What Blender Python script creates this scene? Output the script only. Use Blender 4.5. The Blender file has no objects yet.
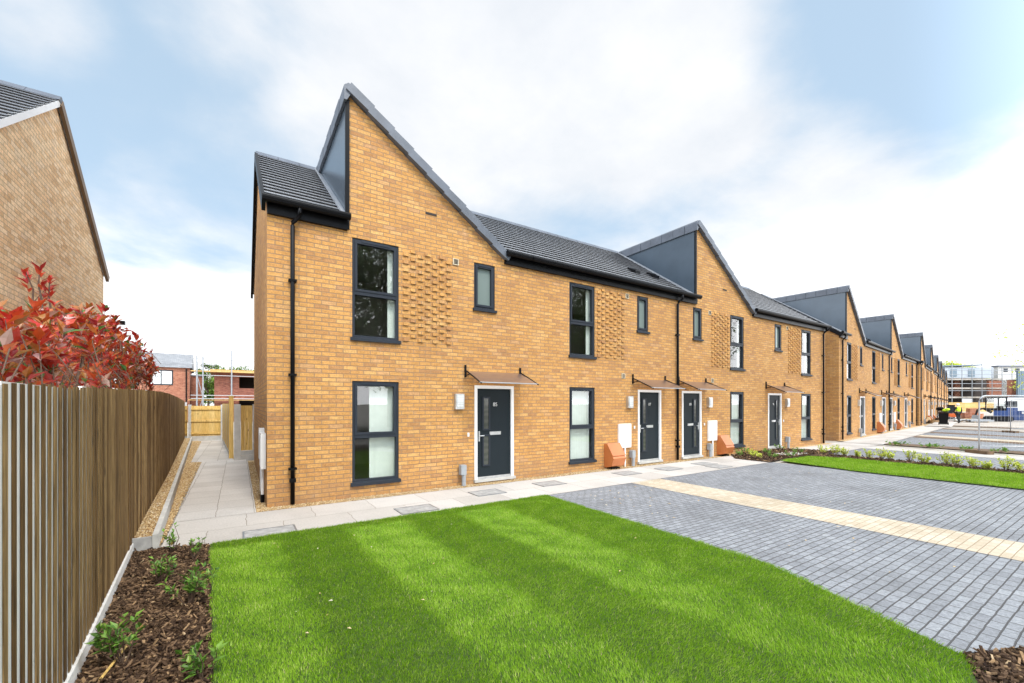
import bpy, math, random
import numpy as np
from mathutils import Vector, Matrix

random.seed(7); RNG = np.random.default_rng(11)
SC = bpy.context.scene
COL = SC.collection
R = math.radians

# ------------------------------------------------------------------ camera
EYE = 1.708
YAW = R(32.914)
F = (math.sin(YAW), math.cos(YAW)); RT = (math.cos(YAW), -math.sin(YAW))
cam = bpy.data.objects.new('camera', bpy.data.cameras.new('camera')); COL.objects.link(cam)
cam.location = (0, 0, EYE); cam.rotation_euler = (R(90), 0, -YAW)
cam.data.sensor_width = 36; cam.data.lens = 14.882; cam.data.shift_y = 0.0610
cam.data.clip_end = 3000; cam.data.clip_start = 0.05
SC.camera = cam

def ray(px, py):                       # survey helper: direction seen at a photo pixel
    a = (px - 512) / 423.3; b = (404 - py) / 423.3
    return F[0] + a * RT[0], F[1] + a * RT[1], b
def G(px, py, z=0.0):                  # where that ray meets the ground
    v = ray(px, py); t = (z - EYE) / v[2]
    return v[0] * t, v[1] * t
def D(px, dep):                        # plan point at a given depth
    v = ray(px, 404)
    return v[0] * dep, v[1] * dep

# ------------------------------------------------------------------ mesh builder
class MB:
    def __init__(s): s.v = []; s.f = []; s.t = []
    def face(s, pts, tone=0.5):
        n = len(s.v); s.v += [tuple(p) for p in pts]; s.f.append(tuple(range(n, n + len(pts)))); s.t.append(tone)
    def box(s, x0, x1, y0, y1, z0, z1, tone=0.5):
        n = len(s.v)
        s.v += [(x0,y0,z0),(x1,y0,z0),(x1,y1,z0),(x0,y1,z0),(x0,y0,z1),(x1,y0,z1),(x1,y1,z1),(x0,y1,z1)]
        for q in ((0,3,2,1),(4,5,6,7),(0,1,5,4),(1,2,6,5),(2,3,7,6),(3,0,4,7)):
            s.f.append(tuple(n + i for i in q)); s.t.append(tone)
    def obox(s, c, ax, ay, az, tone=0.5):
        c, ax, ay, az = Vector(c), Vector(ax), Vector(ay), Vector(az); n = len(s.v)
        for k in ((-1,-1,-1),(1,-1,-1),(1,1,-1),(-1,1,-1),(-1,-1,1),(1,-1,1),(1,1,1),(-1,1,1)):
            s.v.append(tuple(c + ax * k[0] + ay * k[1] + az * k[2]))
        for q in ((0,3,2,1),(4,5,6,7),(0,1,5,4),(1,2,6,5),(2,3,7,6),(3,0,4,7)):
            s.f.append(tuple(n + i for i in q)); s.t.append(tone)
    def prism(s, pts, off, tone=0.5):
        n = len(s.v); m = len(pts); off = Vector(off)
        s.v += [tuple(p) for p in pts] + [tuple(Vector(p) + off) for p in pts]
        s.f.append(tuple(range(n, n + m))); s.f.append(tuple(range(n + 2*m - 1, n + m - 1, -1))); s.t += [tone, tone]
        for i in range(m):
            j = (i + 1) % m
            s.f.append((n+i, n+m+i, n+m+j, n+j)); s.t.append(tone)
    def tube(s, pts, r, n=8, tone=0.5, cap=True):
        pts = [Vector(p) for p in pts]; rs = r if isinstance(r, (list, tuple)) else [r] * len(pts)
        base = len(s.v)
        for i, p in enumerate(pts):
            d = (pts[min(i+1, len(pts)-1)] - pts[max(i-1, 0)]).normalized()
            u = d.cross(Vector((0,0,1)) if abs(d.z) < .9 else Vector((1,0,0))).normalized(); w = d.cross(u)
            for k in range(n):
                a = 2 * math.pi * k / n
                s.v.append(tuple(p + (u * math.cos(a) + w * math.sin(a)) * rs[i]))
        for i in range(len(pts) - 1):
            for k in range(n):
                k2 = (k + 1) % n
                s.f.append((base+i*n+k, base+i*n+k2, base+(i+1)*n+k2, base+(i+1)*n+k)); s.t.append(tone)
        if cap:
            s.f.append(tuple(base + k for k in reversed(range(n)))); s.t.append(tone)
            s.f.append(tuple(base + (len(pts)-1)*n + k for k in range(n))); s.t.append(tone)
    def ball(s, c, r, n=10, m=7, tone=0.5, sz=1.0):
        b = len(s.v); c = Vector(c)
        for i in range(m + 1):
            th = math.pi * i / m
            for k in range(n):
                a = 2 * math.pi * k / n
                s.v.append((c.x + r*math.sin(th)*math.cos(a), c.y + r*math.sin(th)*math.sin(a), c.z + r*sz*math.cos(th)))
        for i in range(m):
            for k in range(n):
                k2 = (k+1) % n
                s.f.append((b+i*n+k, b+(i+1)*n+k, b+(i+1)*n+k2, b+i*n+k2)); s.t.append(tone)
    def leaf(s, p, d, up, L, w, tone):
        p, d = Vector(p), Vector(d).normalized(); side = d.cross(Vector(up))
        if side.length < 1e-3: side = d.cross(Vector((1,0,0)))
        side.normalize(); nn = side.cross(d)
        n = len(s.v)
        s.v += [tuple(p), tuple(p + d*L*.42 + side*w*.5 + nn*w*.18), tuple(p + d*L - nn*L*.12), tuple(p + d*L*.42 - side*w*.5 + nn*w*.18), tuple(p + d*L*.45)]
        s.f += [(n, n+1, n+4), (n+1, n+2, n+4), (n+2, n+3, n+4), (n+3, n, n+4)]; s.t += [tone]*4
    def build(s, name, mat, parent=None, smooth=False):
        me = bpy.data.meshes.new(name); me.from_pydata(s.v, [], s.f); me.materials.append(mat)
        at = me.attributes.new('tone', 'FLOAT', 'FACE'); at.data.foreach_set('value', s.t)
        if smooth: me.polygons.foreach_set('use_smooth', [True] * len(me.polygons))
        me.update()
        o = bpy.data.objects.new(name, me); COL.objects.link(o)
        if parent: o.parent = parent
        return o

def tag(o, label=None, cat=None, group=None, kind=None):
    if label: o['label'] = label
    if cat: o['category'] = cat
    if group: o['group'] = group
    if kind: o['kind'] = kind
    return o
def empty(name, loc, rz=0.0, label=None, cat=None, group=None):
    o = bpy.data.objects.new(name, None); COL.objects.link(o); o.location = loc; o.rotation_euler = (0,0,rz)
    return tag(o, label, cat, group)
def kids(o): return [c for c in bpy.data.objects if c.parent == o]
def copy_tree(o, parent=None):
    c = o.copy(); COL.objects.link(c); c.parent = parent
    for ch in CH.get(o.name, []): copy_tree(ch, c)
    return c
CH = {}
def index_children():
    CH.clear()
    for o in bpy.data.objects:
        if o.parent: CH.setdefault(o.parent.name, []).append(o)

# ------------------------------------------------------------------ materials
class NT:
    def __init__(s, name):
        s.m = bpy.data.materials.new(name); s.m.use_nodes = True; s.n = s.m.node_tree.nodes; s.l = s.m.node_tree.links
        s.b = s.n['Principled BSDF']; s.out = s.n['Material Output']
    def new(s, t, **kw):
        o = s.n.new(t)
        for k, v in kw.items():
            if k in o.inputs.keys(): o.inputs[k].default_value = v
            else: setattr(o, k, v)
        return o
    def link(s, a, b): s.l.new(a, b)
    def ramp(s, fac, stops, interp='LINEAR'):
        r = s.n.new('ShaderNodeValToRGB'); r.color_ramp.interpolation = interp; e = r.color_ramp.elements
        while len(e) < len(stops): e.new(0.5)
        for i, (p, c) in enumerate(stops):
            e[i].position = p; e[i].color = (*c, 1) if len(c) == 3 else c
        s.link(fac, r.inputs[0]); return r
    def mix(s, fac, a, b, mode='MIX'):
        m = s.n.new('ShaderNodeMix'); m.data_type = 'RGBA'; m.blend_type = mode
        for sock, v in ((m.inputs[0], fac), (m.inputs[6], a), (m.inputs[7], b)):
            if hasattr(v, 'is_linked') or hasattr(v, 'links'): s.link(v, sock)
            elif isinstance(v, (int, float)): sock.default_value = v
            else: sock.default_value = (*v, 1)
        return m.outputs[2]
    def math(s, op, a, b=None):
        m = s.n.new('ShaderNodeMath'); m.operation = op
        for i, v in enumerate((a, b)):
            if v is None: continue
            if isinstance(v, (int, float)): m.inputs[i].default_value = v
            else: s.link(v, m.inputs[i])
        return m.outputs[0]
    def obj(s): return s.n.new('ShaderNodeTexCoord').outputs['Object']
    def noise(s, vec, scale, detail=4.0, rough=.55):
        n = s.new('ShaderNodeTexNoise', Scale=scale, Detail=detail, Roughness=rough); s.link(vec, n.inputs['Vector']); return n.outputs['Fac']
    def bump(s, h, strength=.3, dist=.01):
        b = s.new('ShaderNodeBump', Strength=strength, Distance=dist); s.link(h, b.inputs['Height']); s.link(b.outputs[0], s.b.inputs['Normal'])
    def col(s, c): s.link(c, s.b.inputs['Base Color'])
    def set(s, rough=None, metal=None, spec=None):
        if rough is not None: s.b.inputs['Roughness'].default_value = rough
        if metal is not None: s.b.inputs['Metallic'].default_value = metal
        if spec is not None: s.b.inputs['Specular IOR Level'].default_value = spec
        return s

def plain(name, c, rough=.5, metal=0.0, var=.12, scale=6.0, bump=0.0, spec=.5):
    m = NT(name); m.set(rough, metal, spec); o = m.obj()
    n = m.noise(o, scale)
    lo = tuple(x * (1 - var) for x in c); hi = tuple(min(1, x * (1 + var)) for x in c)
    m.col(m.ramp(n, [(.3, lo), (.7, hi)]).outputs[0])
    if bump: m.bump(m.noise(o, scale * 12), bump, .01)
    return m.m

def brick(name, stops, mortar, bw=.2382, rh=.075, ms=.0055, stain=.18, tint=None):
    m = NT(name); m.set(.85, spec=.3); o = m.obj()
    sp = m.n.new('ShaderNodeSeparateXYZ'); m.link(o, sp.inputs[0])
    u = m.math('ADD', sp.outputs[0], sp.outputs[1])
    cb = m.n.new('ShaderNodeCombineXYZ'); m.link(u, cb.inputs[0]); m.link(sp.outputs[2], cb.inputs[1])
    wob = m.new('ShaderNodeTexNoise', Scale=3.0, Detail=2.0); m.link(cb.outputs[0], wob.inputs['Vector'])
    vm = m.n.new('ShaderNodeVectorMath'); vm.operation = 'MULTIPLY_ADD'; m.link(wob.outputs['Color'], vm.inputs[0]); vm.inputs[1].default_value = (.008,.006,0); m.link(cb.outputs[0], vm.inputs[2])
    bt = m.new('ShaderNodeTexBrick', Scale=1.0); m.link(vm.outputs[0], bt.inputs['Vector'])
    bt.inputs['Brick Width'].default_value = bw; bt.inputs['Row Height'].default_value = rh; bt.inputs['Mortar Size'].default_value = ms
    bt.inputs['Mortar Smooth'].default_value = .25; bt.inputs['Bias'].default_value = 0
    bt.inputs['Color1'].default_value = (0,0,0,1); bt.inputs['Color2'].default_value = (1,1,1,1); bt.inputs['Mortar'].default_value = (.5,.5,.5,1)
    rp = m.ramp(bt.outputs['Color'], stops)
    fine = m.noise(o, 38.0, 6.0, .75)
    c = m.mix(.75, rp.outputs[0], m.ramp(fine, [(.3, (.55,.52,.5)), (.7, (1.3,1.28,1.25))]).outputs[0], 'MULTIPLY')
    mid = m.noise(o, 11.0, 4.0, .7)
    c = m.mix(.5, c, m.ramp(mid, [(.35, (.68,.64,.60)), (.65, (1.22,1.22,1.22))]).outputs[0], 'MULTIPLY')
    big = m.noise(o, .55, 5.0, .65)
    c = m.mix(stain * 2, c, m.ramp(big, [(.3, (.66,.62,.62)), (.55, (1,1,1)), (.75, (1.2,1.2,1.22))]).outputs[0], 'MULTIPLY')
    patch = m.noise(o, 2.3, 6.0, .7)
    c = m.mix(m.math('MULTIPLY', m.ramp(patch, [(.6, (0,0,0)), (.8, (1,1,1))]).outputs[0], .30), c, (.62,.5,.38))
    scum = m.noise(o, 4.5, 9.0, .8)                                # lime bloom in scattered flecks
    c = m.mix(m.math('MULTIPLY', m.ramp(scum, [(.60, (0,0,0)), (.74, (1,1,1))]).outputs[0], .5), c, (.68,.60,.50))
    foot = m.new('ShaderNodeMapRange'); m.link(sp.outputs[2], foot.inputs[0]); foot.inputs[1].default_value = .55; foot.inputs[2].default_value = .0
    c = m.mix(m.math('MULTIPLY', m.math('MULTIPLY', foot.outputs[0], m.ramp(patch, [(.35, (0,0,0)), (.6, (1,1,1))]).outputs[0]), .5), c, (.30,.20,.12))
    c = m.mix(bt.outputs['Fac'], c, mortar)
    m.col(c)
    h = m.math('ADD', m.math('MULTIPLY', bt.outputs['Fac'], -1.0), m.math('MULTIPLY', fine, .5))
    m.bump(h, .75, .008)
    return m.m

def pavers(name, bw, rh, ms, stops, joint, axis='xy', rough=.8, stain=.25, bump=.6, frame=0.5, squash=1.0, dirt=(.45,.38,.28), speck=.35, wobble=.08):
    m = NT(name); m.set(rough, spec=.35); o = m.obj()
    sp = m.n.new('ShaderNodeSeparateXYZ'); m.link(o, sp.inputs[0]); cb = m.n.new('ShaderNodeCombineXYZ')
    m.link(sp.outputs[0 if axis == 'xy' else 1], cb.inputs[0]); m.link(sp.outputs[1 if axis == 'xy' else 0], cb.inputs[1])
    wob = m.new('ShaderNodeTexNoise', Scale=5.0, Detail=2.0); m.link(cb.outputs[0], wob.inputs['Vector'])
    vm = m.n.new('ShaderNodeVectorMath'); vm.operation = 'MULTIPLY_ADD'; m.link(wob.outputs['Color'], vm.inputs[0]); vm.inputs[1].default_value = (rh*wobble, rh*wobble, 0); m.link(cb.outputs[0], vm.inputs[2])
    bt = m.new('ShaderNodeTexBrick', Scale=1.0); m.link(vm.outputs[0], bt.inputs['Vector']); bt.offset = frame
    bt.inputs['Brick Width'].default_value = bw; bt.inputs['Row Height'].default_value = rh; bt.inputs['Mortar Size'].default_value = ms; bt.inputs['Mortar Smooth'].default_value = .3
    bt.inputs['Color1'].default_value = (0,0,0,1); bt.inputs['Color2'].default_value = (1,1,1,1); bt.inputs['Mortar'].default_value = (.5,.5,.5,1)
    c = m.ramp(bt.outputs['Color'], stops).outputs[0]
    fine = m.noise(o, 40.0, 6.0, .7)
    c = m.mix(speck, c, m.ramp(fine, [(.3, (.5,.5,.5)), (.7, (1.45,1.45,1.45))]).outputs[0], 'MULTIPLY')
    big = m.noise(o, .9, 6.0, .65)
    c = m.mix(stain, c, m.ramp(big, [(.32, (.5,.48,.46)), (.5, (1,1,1)), (.72, (1.35,1.33,1.3))]).outputs[0], 'MULTIPLY')
    spot = m.noise(o, 3.1, 8.0, .75)
    c = m.mix(m.math('MULTIPLY', m.ramp(spot, [(.62, (0,0,0)), (.78, (1,1,1))]).outputs[0], .35), c, dirt)
    c = m.mix(bt.outputs['Fac'], c, joint); m.col(c)
    m.bump(m.math('ADD', m.math('MULTIPLY', bt.outputs['Fac'], -1.0), m.math('MULTIPLY', fine, .35)), bump, .008)
    return m.m

def toned(name, stops, rough=.6, spec=.4, fine=0.0, fscale=40.0, interp='LINEAR', translucent=0.0):
    m = NT(name); m.set(rough, spec=spec)
    a = m.n.new('ShaderNodeAttribute'); a.attribute_name = 'tone'
    c = m.ramp(a.outputs['Fac'], stops, interp).outputs[0]
    if fine:
        n = m.noise(m.obj(), fscale, 5.0, .65)
        c = m.mix(fine, c, m.ramp(n, [(.3, (.45,.45,.45)), (.7, (1.4,1.4,1.4))]).outputs[0], 'MULTIPLY')
    m.col(c)
    if translucent:
        t = m.n.new('ShaderNodeBsdfTranslucent'); m.link(c, t.inputs[0]); x = m.n.new('ShaderNodeMixShader'); x.inputs[0].default_value = translucent
        m.link(m.b.outputs[0], x.inputs[1]); m.link(t.outputs[0], x.inputs[2]); m.link(x.outputs[0], m.out.inputs[0])
    return m.m

def timber(name, stops, knots=(.05,.03,.015), rough=.8, grain=.6):
    m = NT(name); m.set(rough, spec=.25); o = m.obj()
    a = m.n.new('ShaderNodeAttribute'); a.attribute_name = 'tone'
    mp = m.new('ShaderNodeMapping'); mp.inputs['Scale'].default_value = (1,1,.06); m.link(o, mp.inputs[0])
    off = m.n.new('ShaderNodeVectorMath'); off.operation = 'ADD'; m.link(mp.outputs[0], off.inputs[0])
    cb = m.n.new('ShaderNodeCombineXYZ'); m.link(m.math('MULTIPLY', a.outputs['Fac'], 37.0), cb.inputs[2]); m.link(cb.outputs[0], off.inputs[1])
    g = m.noise(off.outputs[0], 45.0, 6.0, .7)
    c = m.ramp(m.math('ADD', m.math('MULTIPLY', a.outputs['Fac'], .6), m.math('MULTIPLY', g, .4)), stops).outputs[0]
    c = m.mix(grain, c, m.ramp(g, [(.32, (.4,.38,.35)), (.62, (1.35,1.35,1.35))]).outputs[0], 'MULTIPLY')
    mp2 = m.new('ShaderNodeMapping'); mp2.inputs['Scale'].default_value = (1,1,.45); m.link(o, mp2.inputs[0])
    vo = m.new('ShaderNodeTexVoronoi', Scale=7.0); m.link(mp2.outputs[0], vo.inputs['Vector'])
    k = m.ramp(vo.outputs['Distance'], [(.05, (1,1,1)), (.16, (0,0,0))]).outputs[0]
    c = m.mix(m.math('MULTIPLY', k, .8), c, knots)
    m.col(c); m.bump(g, .3, .004)
    return m.m

M = {}
Y = [(0, (.415,.215,.090)), (.15, (.49,.252,.086)), (.4, (.545,.284,.088)), (.72, (.58,.31,.098)), (.92, (.62,.36,.13)), (1, (.51,.285,.13))]
M['brick'] = brick('yellow_brick', Y, (.285,.18,.10), ms=.0080)
M['brick_lit'] = brick('yellow_brick_lit', [(0, (.66,.43,.23)), (.3, (.80,.56,.32)), (.6, (.86,.64,.39)), (.85, (.88,.69,.45)), (1, (.74,.56,.38))], (.40,.31,.22), stain=.1)  # same yellow brick, with brightness put into the colour for the sunless gable
M['red_brick'] = brick('red_brick', [(0, (.28,.095,.055)), (.5, (.38,.145,.085)), (1, (.45,.20,.12))], (.36,.25,.19), stain=.1)
M['brown_brick'] = brick('brown_brick', [(0, (.20,.065,.045)), (.5, (.28,.095,.065)), (1, (.36,.14,.09))], (.30,.2,.16), stain=.1)

def tile(name, axis):
    m = NT(name); m.set(.27, spec=.9); o = m.obj()
    sp = m.n.new('ShaderNodeSeparateXYZ'); m.link(o, sp.inputs[0]); cb = m.n.new('ShaderNodeCombineXYZ')
    m.link(sp.outputs[axis], cb.inputs[0]); m.link(m.math('ADD', sp.outputs[1 - axis], .12), cb.inputs[1])
    bt = m.new('ShaderNodeTexBrick', Scale=1.0); m.link(cb.outputs[0], bt.inputs['Vector'])
    bt.inputs['Brick Width'].default_value = .30; bt.inputs['Row Height'].default_value = .2 if axis == 0 else 50.0; bt.inputs['Mortar Size'].default_value = .004
    bt.inputs['Color1'].default_value = (0,0,0,1); bt.inputs['Color2'].default_value = (1,1,1,1)
    c = m.ramp(bt.outputs['Color'], [(0, (.27,.275,.29)), (.5, (.31,.315,.33)), (1, (.36,.365,.38))]).outputs[0]
    n = m.noise(o, 1.7, 6.0, .7)
    c = m.mix(.5, c, m.ramp(n, [(.3, (.75,.75,.75)), (.7, (1.25,1.25,1.25))]).outputs[0], 'MULTIPLY')
    c = m.mix(m.math('MULTIPLY', bt.outputs['Fac'], .8), c, (.02,.02,.025)); m.col(c)
    m.bump(m.noise(o, 60.0), .15, .004)
    return m.m
M['tile'] = tile('roof_tile', 0); M['tile_side'] = tile('roof_tile_cross', 1)
M['slate'] = pavers('grey_slate', .3, .25, .006, [(0, (.20,.205,.215)), (1, (.27,.275,.285))], (.12,.12,.125), dirt=(.2,.2,.2))
M['cap'] = plain('ridge_cap', (.10,.112,.135), .5, var=.2, scale=3, bump=.1)
M['lead'] = plain('lead_flashing', (.33,.34,.36), .45, .2)
M['cheek'] = plain('blue_grey_cladding', (.070,.095,.122), .24, .2, var=.1, scale=1.3)
M['anth'] = plain('anthracite_frame', (.022,.027,.036), .5, var=.08, scale=3, spec=.22)
M['black'] = plain('black_plastic', (.004,.004,.005), .4, var=.1, spec=.14)
M['white'] = plain('white_plastic', (.78,.78,.77), .35, var=.04, scale=4)
M['door'] = plain('door_paint', (.010,.016,.020), .55, var=.08, scale=2, bump=.04, spec=.2)
M['chrome'] = plain('brushed_steel', (.55,.55,.54), .35, .8)
M['lens'] = plain('lamp_lens', (.62,.64,.64), .3)
M['orange'] = plain('terracotta_plastic', (.48,.155,.045), .45, var=.1, scale=3)
M['grey_plastic'] = plain('grey_plastic', (.30,.32,.34), .5)
M['vent'] = plain('beige_vent', (.55,.47,.33), .6)
M['blind'] = plain('pale_blind', (.66,.70,.65), .7, var=.05)
M['plaster'] = plain('plaster', (.55,.54,.50), .8, var=.05)
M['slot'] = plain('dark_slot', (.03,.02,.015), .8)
M['frost'] = NT('frosted_glass').m
_f = M['frost'].node_tree.nodes['Principled BSDF']; _f.inputs['Base Color'].default_value = (.17,.21,.195,1); _f.inputs['Roughness'].default_value = .12
def glass(name, tint, ior=.1):
    m = NT(name); m.n.remove(m.b)
    t = m.n.new('ShaderNodeBsdfTransparent'); t.inputs[0].default_value = (*tint, 1)
    g = m.n.new('ShaderNodeBsdfGlossy'); g.inputs['Roughness'].default_value = .015
    o = m.obj(); n = m.noise(o, 1.6, 2.0); b = m.new('ShaderNodeBump', Strength=.05, Distance=.02); m.link(n, b.inputs['Height']); m.link(b.outputs[0], g.inputs['Normal'])
    f = m.new('ShaderNodeLayerWeight', Blend=.5); x = m.n.new('ShaderNodeMixShader')
    m.link(m.math('ADD', m.math('MULTIPLY', m.math('POWER', f.outputs['Facing'], 4.0), .85), ior), x.inputs[0]); m.link(t.outputs[0], x.inputs[1]); m.link(g.outputs[0], x.inputs[2]); m.link(x.outputs[0], m.out.inputs[0])
    return m.m
M['glass'] = glass('window_glass', (.93,.96,.94), .105)
M['canopy'] = glass('bronze_canopy_sheet', (.66,.54,.48), .04)
_n = M['canopy'].node_tree; _d = _n.nodes.new('ShaderNodeBsdfPrincipled'); _d.inputs['Base Color'].default_value = (.24,.17,.14,1); _d.inputs['Roughness'].default_value = .3
_x = _n.nodes.new('ShaderNodeMixShader'); _x.inputs[0].default_value = .45; _o = _n.nodes['Material Output']; _n.links.new(_o.inputs[0].links[0].from_socket, _x.inputs[1]); _n.links.new(_d.outputs[0], _x.inputs[2]); _n.links.new(_x.outputs[0], _o.inputs[0])
M['slab'] = pavers('pale_slab', .6, .505, .0065, [(0, (.46,.43,.395)), (.5, (.51,.48,.445)), (1, (.56,.53,.495))], (.27,.24,.205), axis='yx', stain=.2, bump=.25, frame=0.0, dirt=(.42,.36,.28))
M['slab_run'] = pavers('pale_slab_run', .9, .74, .0065, [(0, (.44,.41,.375)), (.5, (.51,.48,.445)), (1, (.56,.53,.495))], (.27,.24,.205), stain=.22, bump=.25, dirt=(.42,.36,.28))
BL = [(0, (.225,.235,.252)), (.4, (.25,.262,.28)), (.75, (.27,.283,.303)), (1, (.30,.314,.334))]
M['sett'] = pavers('blue_grey_sett', .17, .085, .0058, BL, (.085,.082,.082), stain=.4, bump=1.0, speck=.65, wobble=.22)
M['tan'] = pavers('buff_sett', .19, .085, .0048, [(0, (.49,.41,.30)), (.5, (.54,.46,.345)), (1, (.60,.53,.42))], (.34,.26,.17), stain=.25, bump=.6, dirt=(.6,.45,.25))
M['cover'] = plain('cover_infill', (.34,.335,.325), .7, var=.3, scale=9, bump=.2)
M['soil'] = plain('dark_soil', (.055,.032,.02), .95, var=.5, scale=14, bump=.8)
M['bare'] = plain('trampled_ground', (.40,.36,.31), .9, var=.25, scale=.6, bump=.5)
M['mud'] = plain('brown_subsoil', (.15,.095,.055), .95, var=.4, scale=5, bump=.8)
M['asphalt'] = plain('asphalt', (.05,.05,.052), .9, var=.2, scale=20, bump=.4)
M['grass_base'] = plain('lawn_thatch', (.05,.095,.010), .95, var=.4, scale=30, bump=.5)
M['grass'] = toned('grass_blade', [(0, (.10,.24,.004)), (.4, (.225,.43,.008)), (.75, (.40,.60,.05)), (.95, (.60,.72,.18)), (1, (.70,.58,.32))], .5, .35, translucent=.35)
M['chip'] = toned('bark_chip', [(0, (.022,.012,.008)), (.45, (.085,.050,.028)), (.74, (.19,.118,.068)), (.93, (.36,.23,.12)), (1, (.55,.42,.26))], .9, .2, .5)
M['stone'] = toned('gravel_stone', [(0, (.22,.12,.05)), (.3, (.42,.27,.12)), (.65, (.58,.41,.20)), (.9, (.70,.56,.34)), (1, (.78,.72,.60))], .8, .3, .3)
M['gravel'] = NT('golden_gravel_bed')
_m = M['gravel']; _m.set(.9, spec=.3); _o = _m.obj(); _v = _m.new('ShaderNodeTexVoronoi', Scale=55.0); _m.link(_o, _v.inputs['Vector'])
_s = _m.n.new('ShaderNodeSeparateColor'); _m.link(_v.outputs['Color'], _s.inputs[0])
_m.col(_m.ramp(_s.outputs[0], [(0, (.24,.14,.06)), (.35, (.45,.29,.13)), (.7, (.58,.42,.21)), (1, (.72,.60,.40))]).outputs[0]); _m.bump(_v.outputs['Distance'], .9, .01); M['gravel'] = _m.m
M['old_wood'] = timber('weathered_board', [(0, (.055,.029,.010)), (.3, (.118,.066,.024)), (.6, (.185,.112,.043)), (1, (.30,.20,.09))], grain=.9)
M['new_wood'] = timber('fresh_timber', [(0, (.48,.29,.08)), (.5, (.62,.41,.13)), (1, (.70,.51,.21))], knots=(.2,.09,.03))
M['ply'] = timber('plywood_hoarding', [(0, (.46,.29,.11)), (.5, (.56,.37,.15)), (1, (.64,.45,.20))], knots=(.4,.24,.09))
M['limewash'] = plain('white_render', (.76,.74,.70), .8, var=.06, scale=8, bump=.2)
M['concrete'] = plain('precast_concrete', (.46,.45,.42), .85, var=.15, scale=5, bump=.2)
M['galv'] = plain('galvanised_steel', (.27,.285,.30), .45, .6)
M['photinia'] = toned('photinia_leaf', [(0, (.27,.012,.014)), (.3, (.48,.032,.018)), (.5, (.56,.10,.022)), (.66, (.42,.13,.025)), (.82, (.30,.14,.03)), (.9, (.62,.36,.34)), (.96, (.10,.22,.04)), (1, (.06,.18,.04))], .28, .6, .2, 30, translucent=.25)  # the pale pink stop paints sky sheen into the colour of some leaves
M['leaf'] = toned('green_leaf', [(0, (.05,.11,.015)), (.5, (.12,.26,.03)), (.85, (.22,.38,.055)), (1, (.34,.20,.05))], .45, .4, translucent=.25)
M['lime'] = toned('lime_leaf', [(0, (.34,.44,.03)), (.5, (.58,.66,.07)), (1, (.80,.80,.24))], .5, .4, translucent=.4)
M['tree_leaf'] = toned('tree_leaf', [(0, (.05,.09,.012)), (.5, (.11,.19,.025)), (1, (.21,.31,.05))], .55, .3, translucent=.3)
M['dark_leaf'] = toned('dark_tree_leaf', [(0, (.02,.035,.01)), (.5, (.04,.075,.016)), (1, (.09,.14,.03))], .55, .3, translucent=.2)
M['stem'] = plain('stem_bark', (.12,.075,.05), .85, var=.3, scale=20, bump=.4)
M['galv_bright'] = plain('bright_galvanised', (.50,.52,.54), .4, .5)
M['hivis'] = plain('hi_vis_yellow', (.55,.80,.03), .7)
M['cloth'] = plain('dark_cloth', (.012,.013,.016), .9)
M['skin'] = plain('skin', (.50,.30,.22), .6)
M['blue'] = plain('blue_steel', (.025,.07,.24), .5, var=.2)
M['red'] = plain('red_paint', (.42,.05,.03), .5)
M['zinc'] = plain('pale_zinc', (.36,.40,.44), .5, .1, var=.08, scale=.5)
M['bluegrey'] = plain('blue_grey_sheet', (.13,.18,.22), .5, .1)
M['barrow'] = plain('orange_tray', (.70,.14,.03), .5)
M['bag'] = plain('rubble_bag', (.60,.60,.58), .8)

# ------------------------------------------------------------------ sky and sun
SUN_EL = R(56); SUN_AZ = math.atan2(.10, -.99)          # compass-like angle of the sun (x = sin, y = cos)
w = bpy.data.worlds.new('World'); SC.world = w; w.use_nodes = True
wn, wl = w.node_tree.nodes, w.node_tree.links
bg = wn['Background']; bg.inputs[1].default_value = .12
sky = wn.new('ShaderNodeTexSky'); sky.sky_type = 'NISHITA'; sky.sun_disc = False; sky.sun_elevation = SUN_EL; sky.sun_rotation = SUN_AZ; sky.dust_density = 1.5; sky.ozone_density = 1.5
def wnode(t, **k):
    n = wn.new(t)
    for a, b in k.items():
        if a in n.inputs.keys(): n.inputs[a].default_value = b
        else: setattr(n, a, b)
    return n
def wmath(op, a, b=None, clamp=False):
    n = wn.new('ShaderNodeMath'); n.operation = op; n.use_clamp = clamp
    for i, v in enumerate((a, b)):
        if v is None: continue
        if isinstance(v, (int, float)): n.inputs[i].default_value = v
        else: wl.new(v, n.inputs[i])
    return n.outputs[0]
tc = wnode('ShaderNodeTexCoord').outputs['Generated']
sp = wnode('ShaderNodeSeparateXYZ'); wl.new(tc, sp.inputs[0])
zz = wmath('MAXIMUM', sp.outputs[2], 0.0); den = wmath('ADD', zz, .22)
cb = wnode('ShaderNodeCombineXYZ'); wl.new(wmath('DIVIDE', sp.outputs[0], den), cb.inputs[0]); wl.new(wmath('DIVIDE', sp.outputs[1], den), cb.inputs[1])
n1 = wnode('ShaderNodeTexNoise', Scale=1.15, Detail=9.0, Roughness=.58, Distortion=.25); wl.new(cb.outputs[0], n1.inputs['Vector'])
def blob(d, inner, outer):             # a bank of cloud (or a clear patch, or added fill light) in one direction of the sky
    v = Vector(d).normalized(); dp = wnode('ShaderNodeVectorMath', operation='DOT_PRODUCT'); wl.new(tc, dp.inputs[0]); dp.inputs[1].default_value = v
    mr = wnode('ShaderNodeMapRange'); mr.interpolation_type = 'SMOOTHSTEP'; wl.new(dp.outputs['Value'], mr.inputs[0])
    mr.inputs[1].default_value = math.cos(R(outer)); mr.inputs[2].default_value = math.cos(R(inner)); return mr.outputs[0]
cover = wmath('ADD', wmath('MULTIPLY', wmath('SUBTRACT', n1.outputs['Fac'], .5), 1.5), .56)
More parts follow.
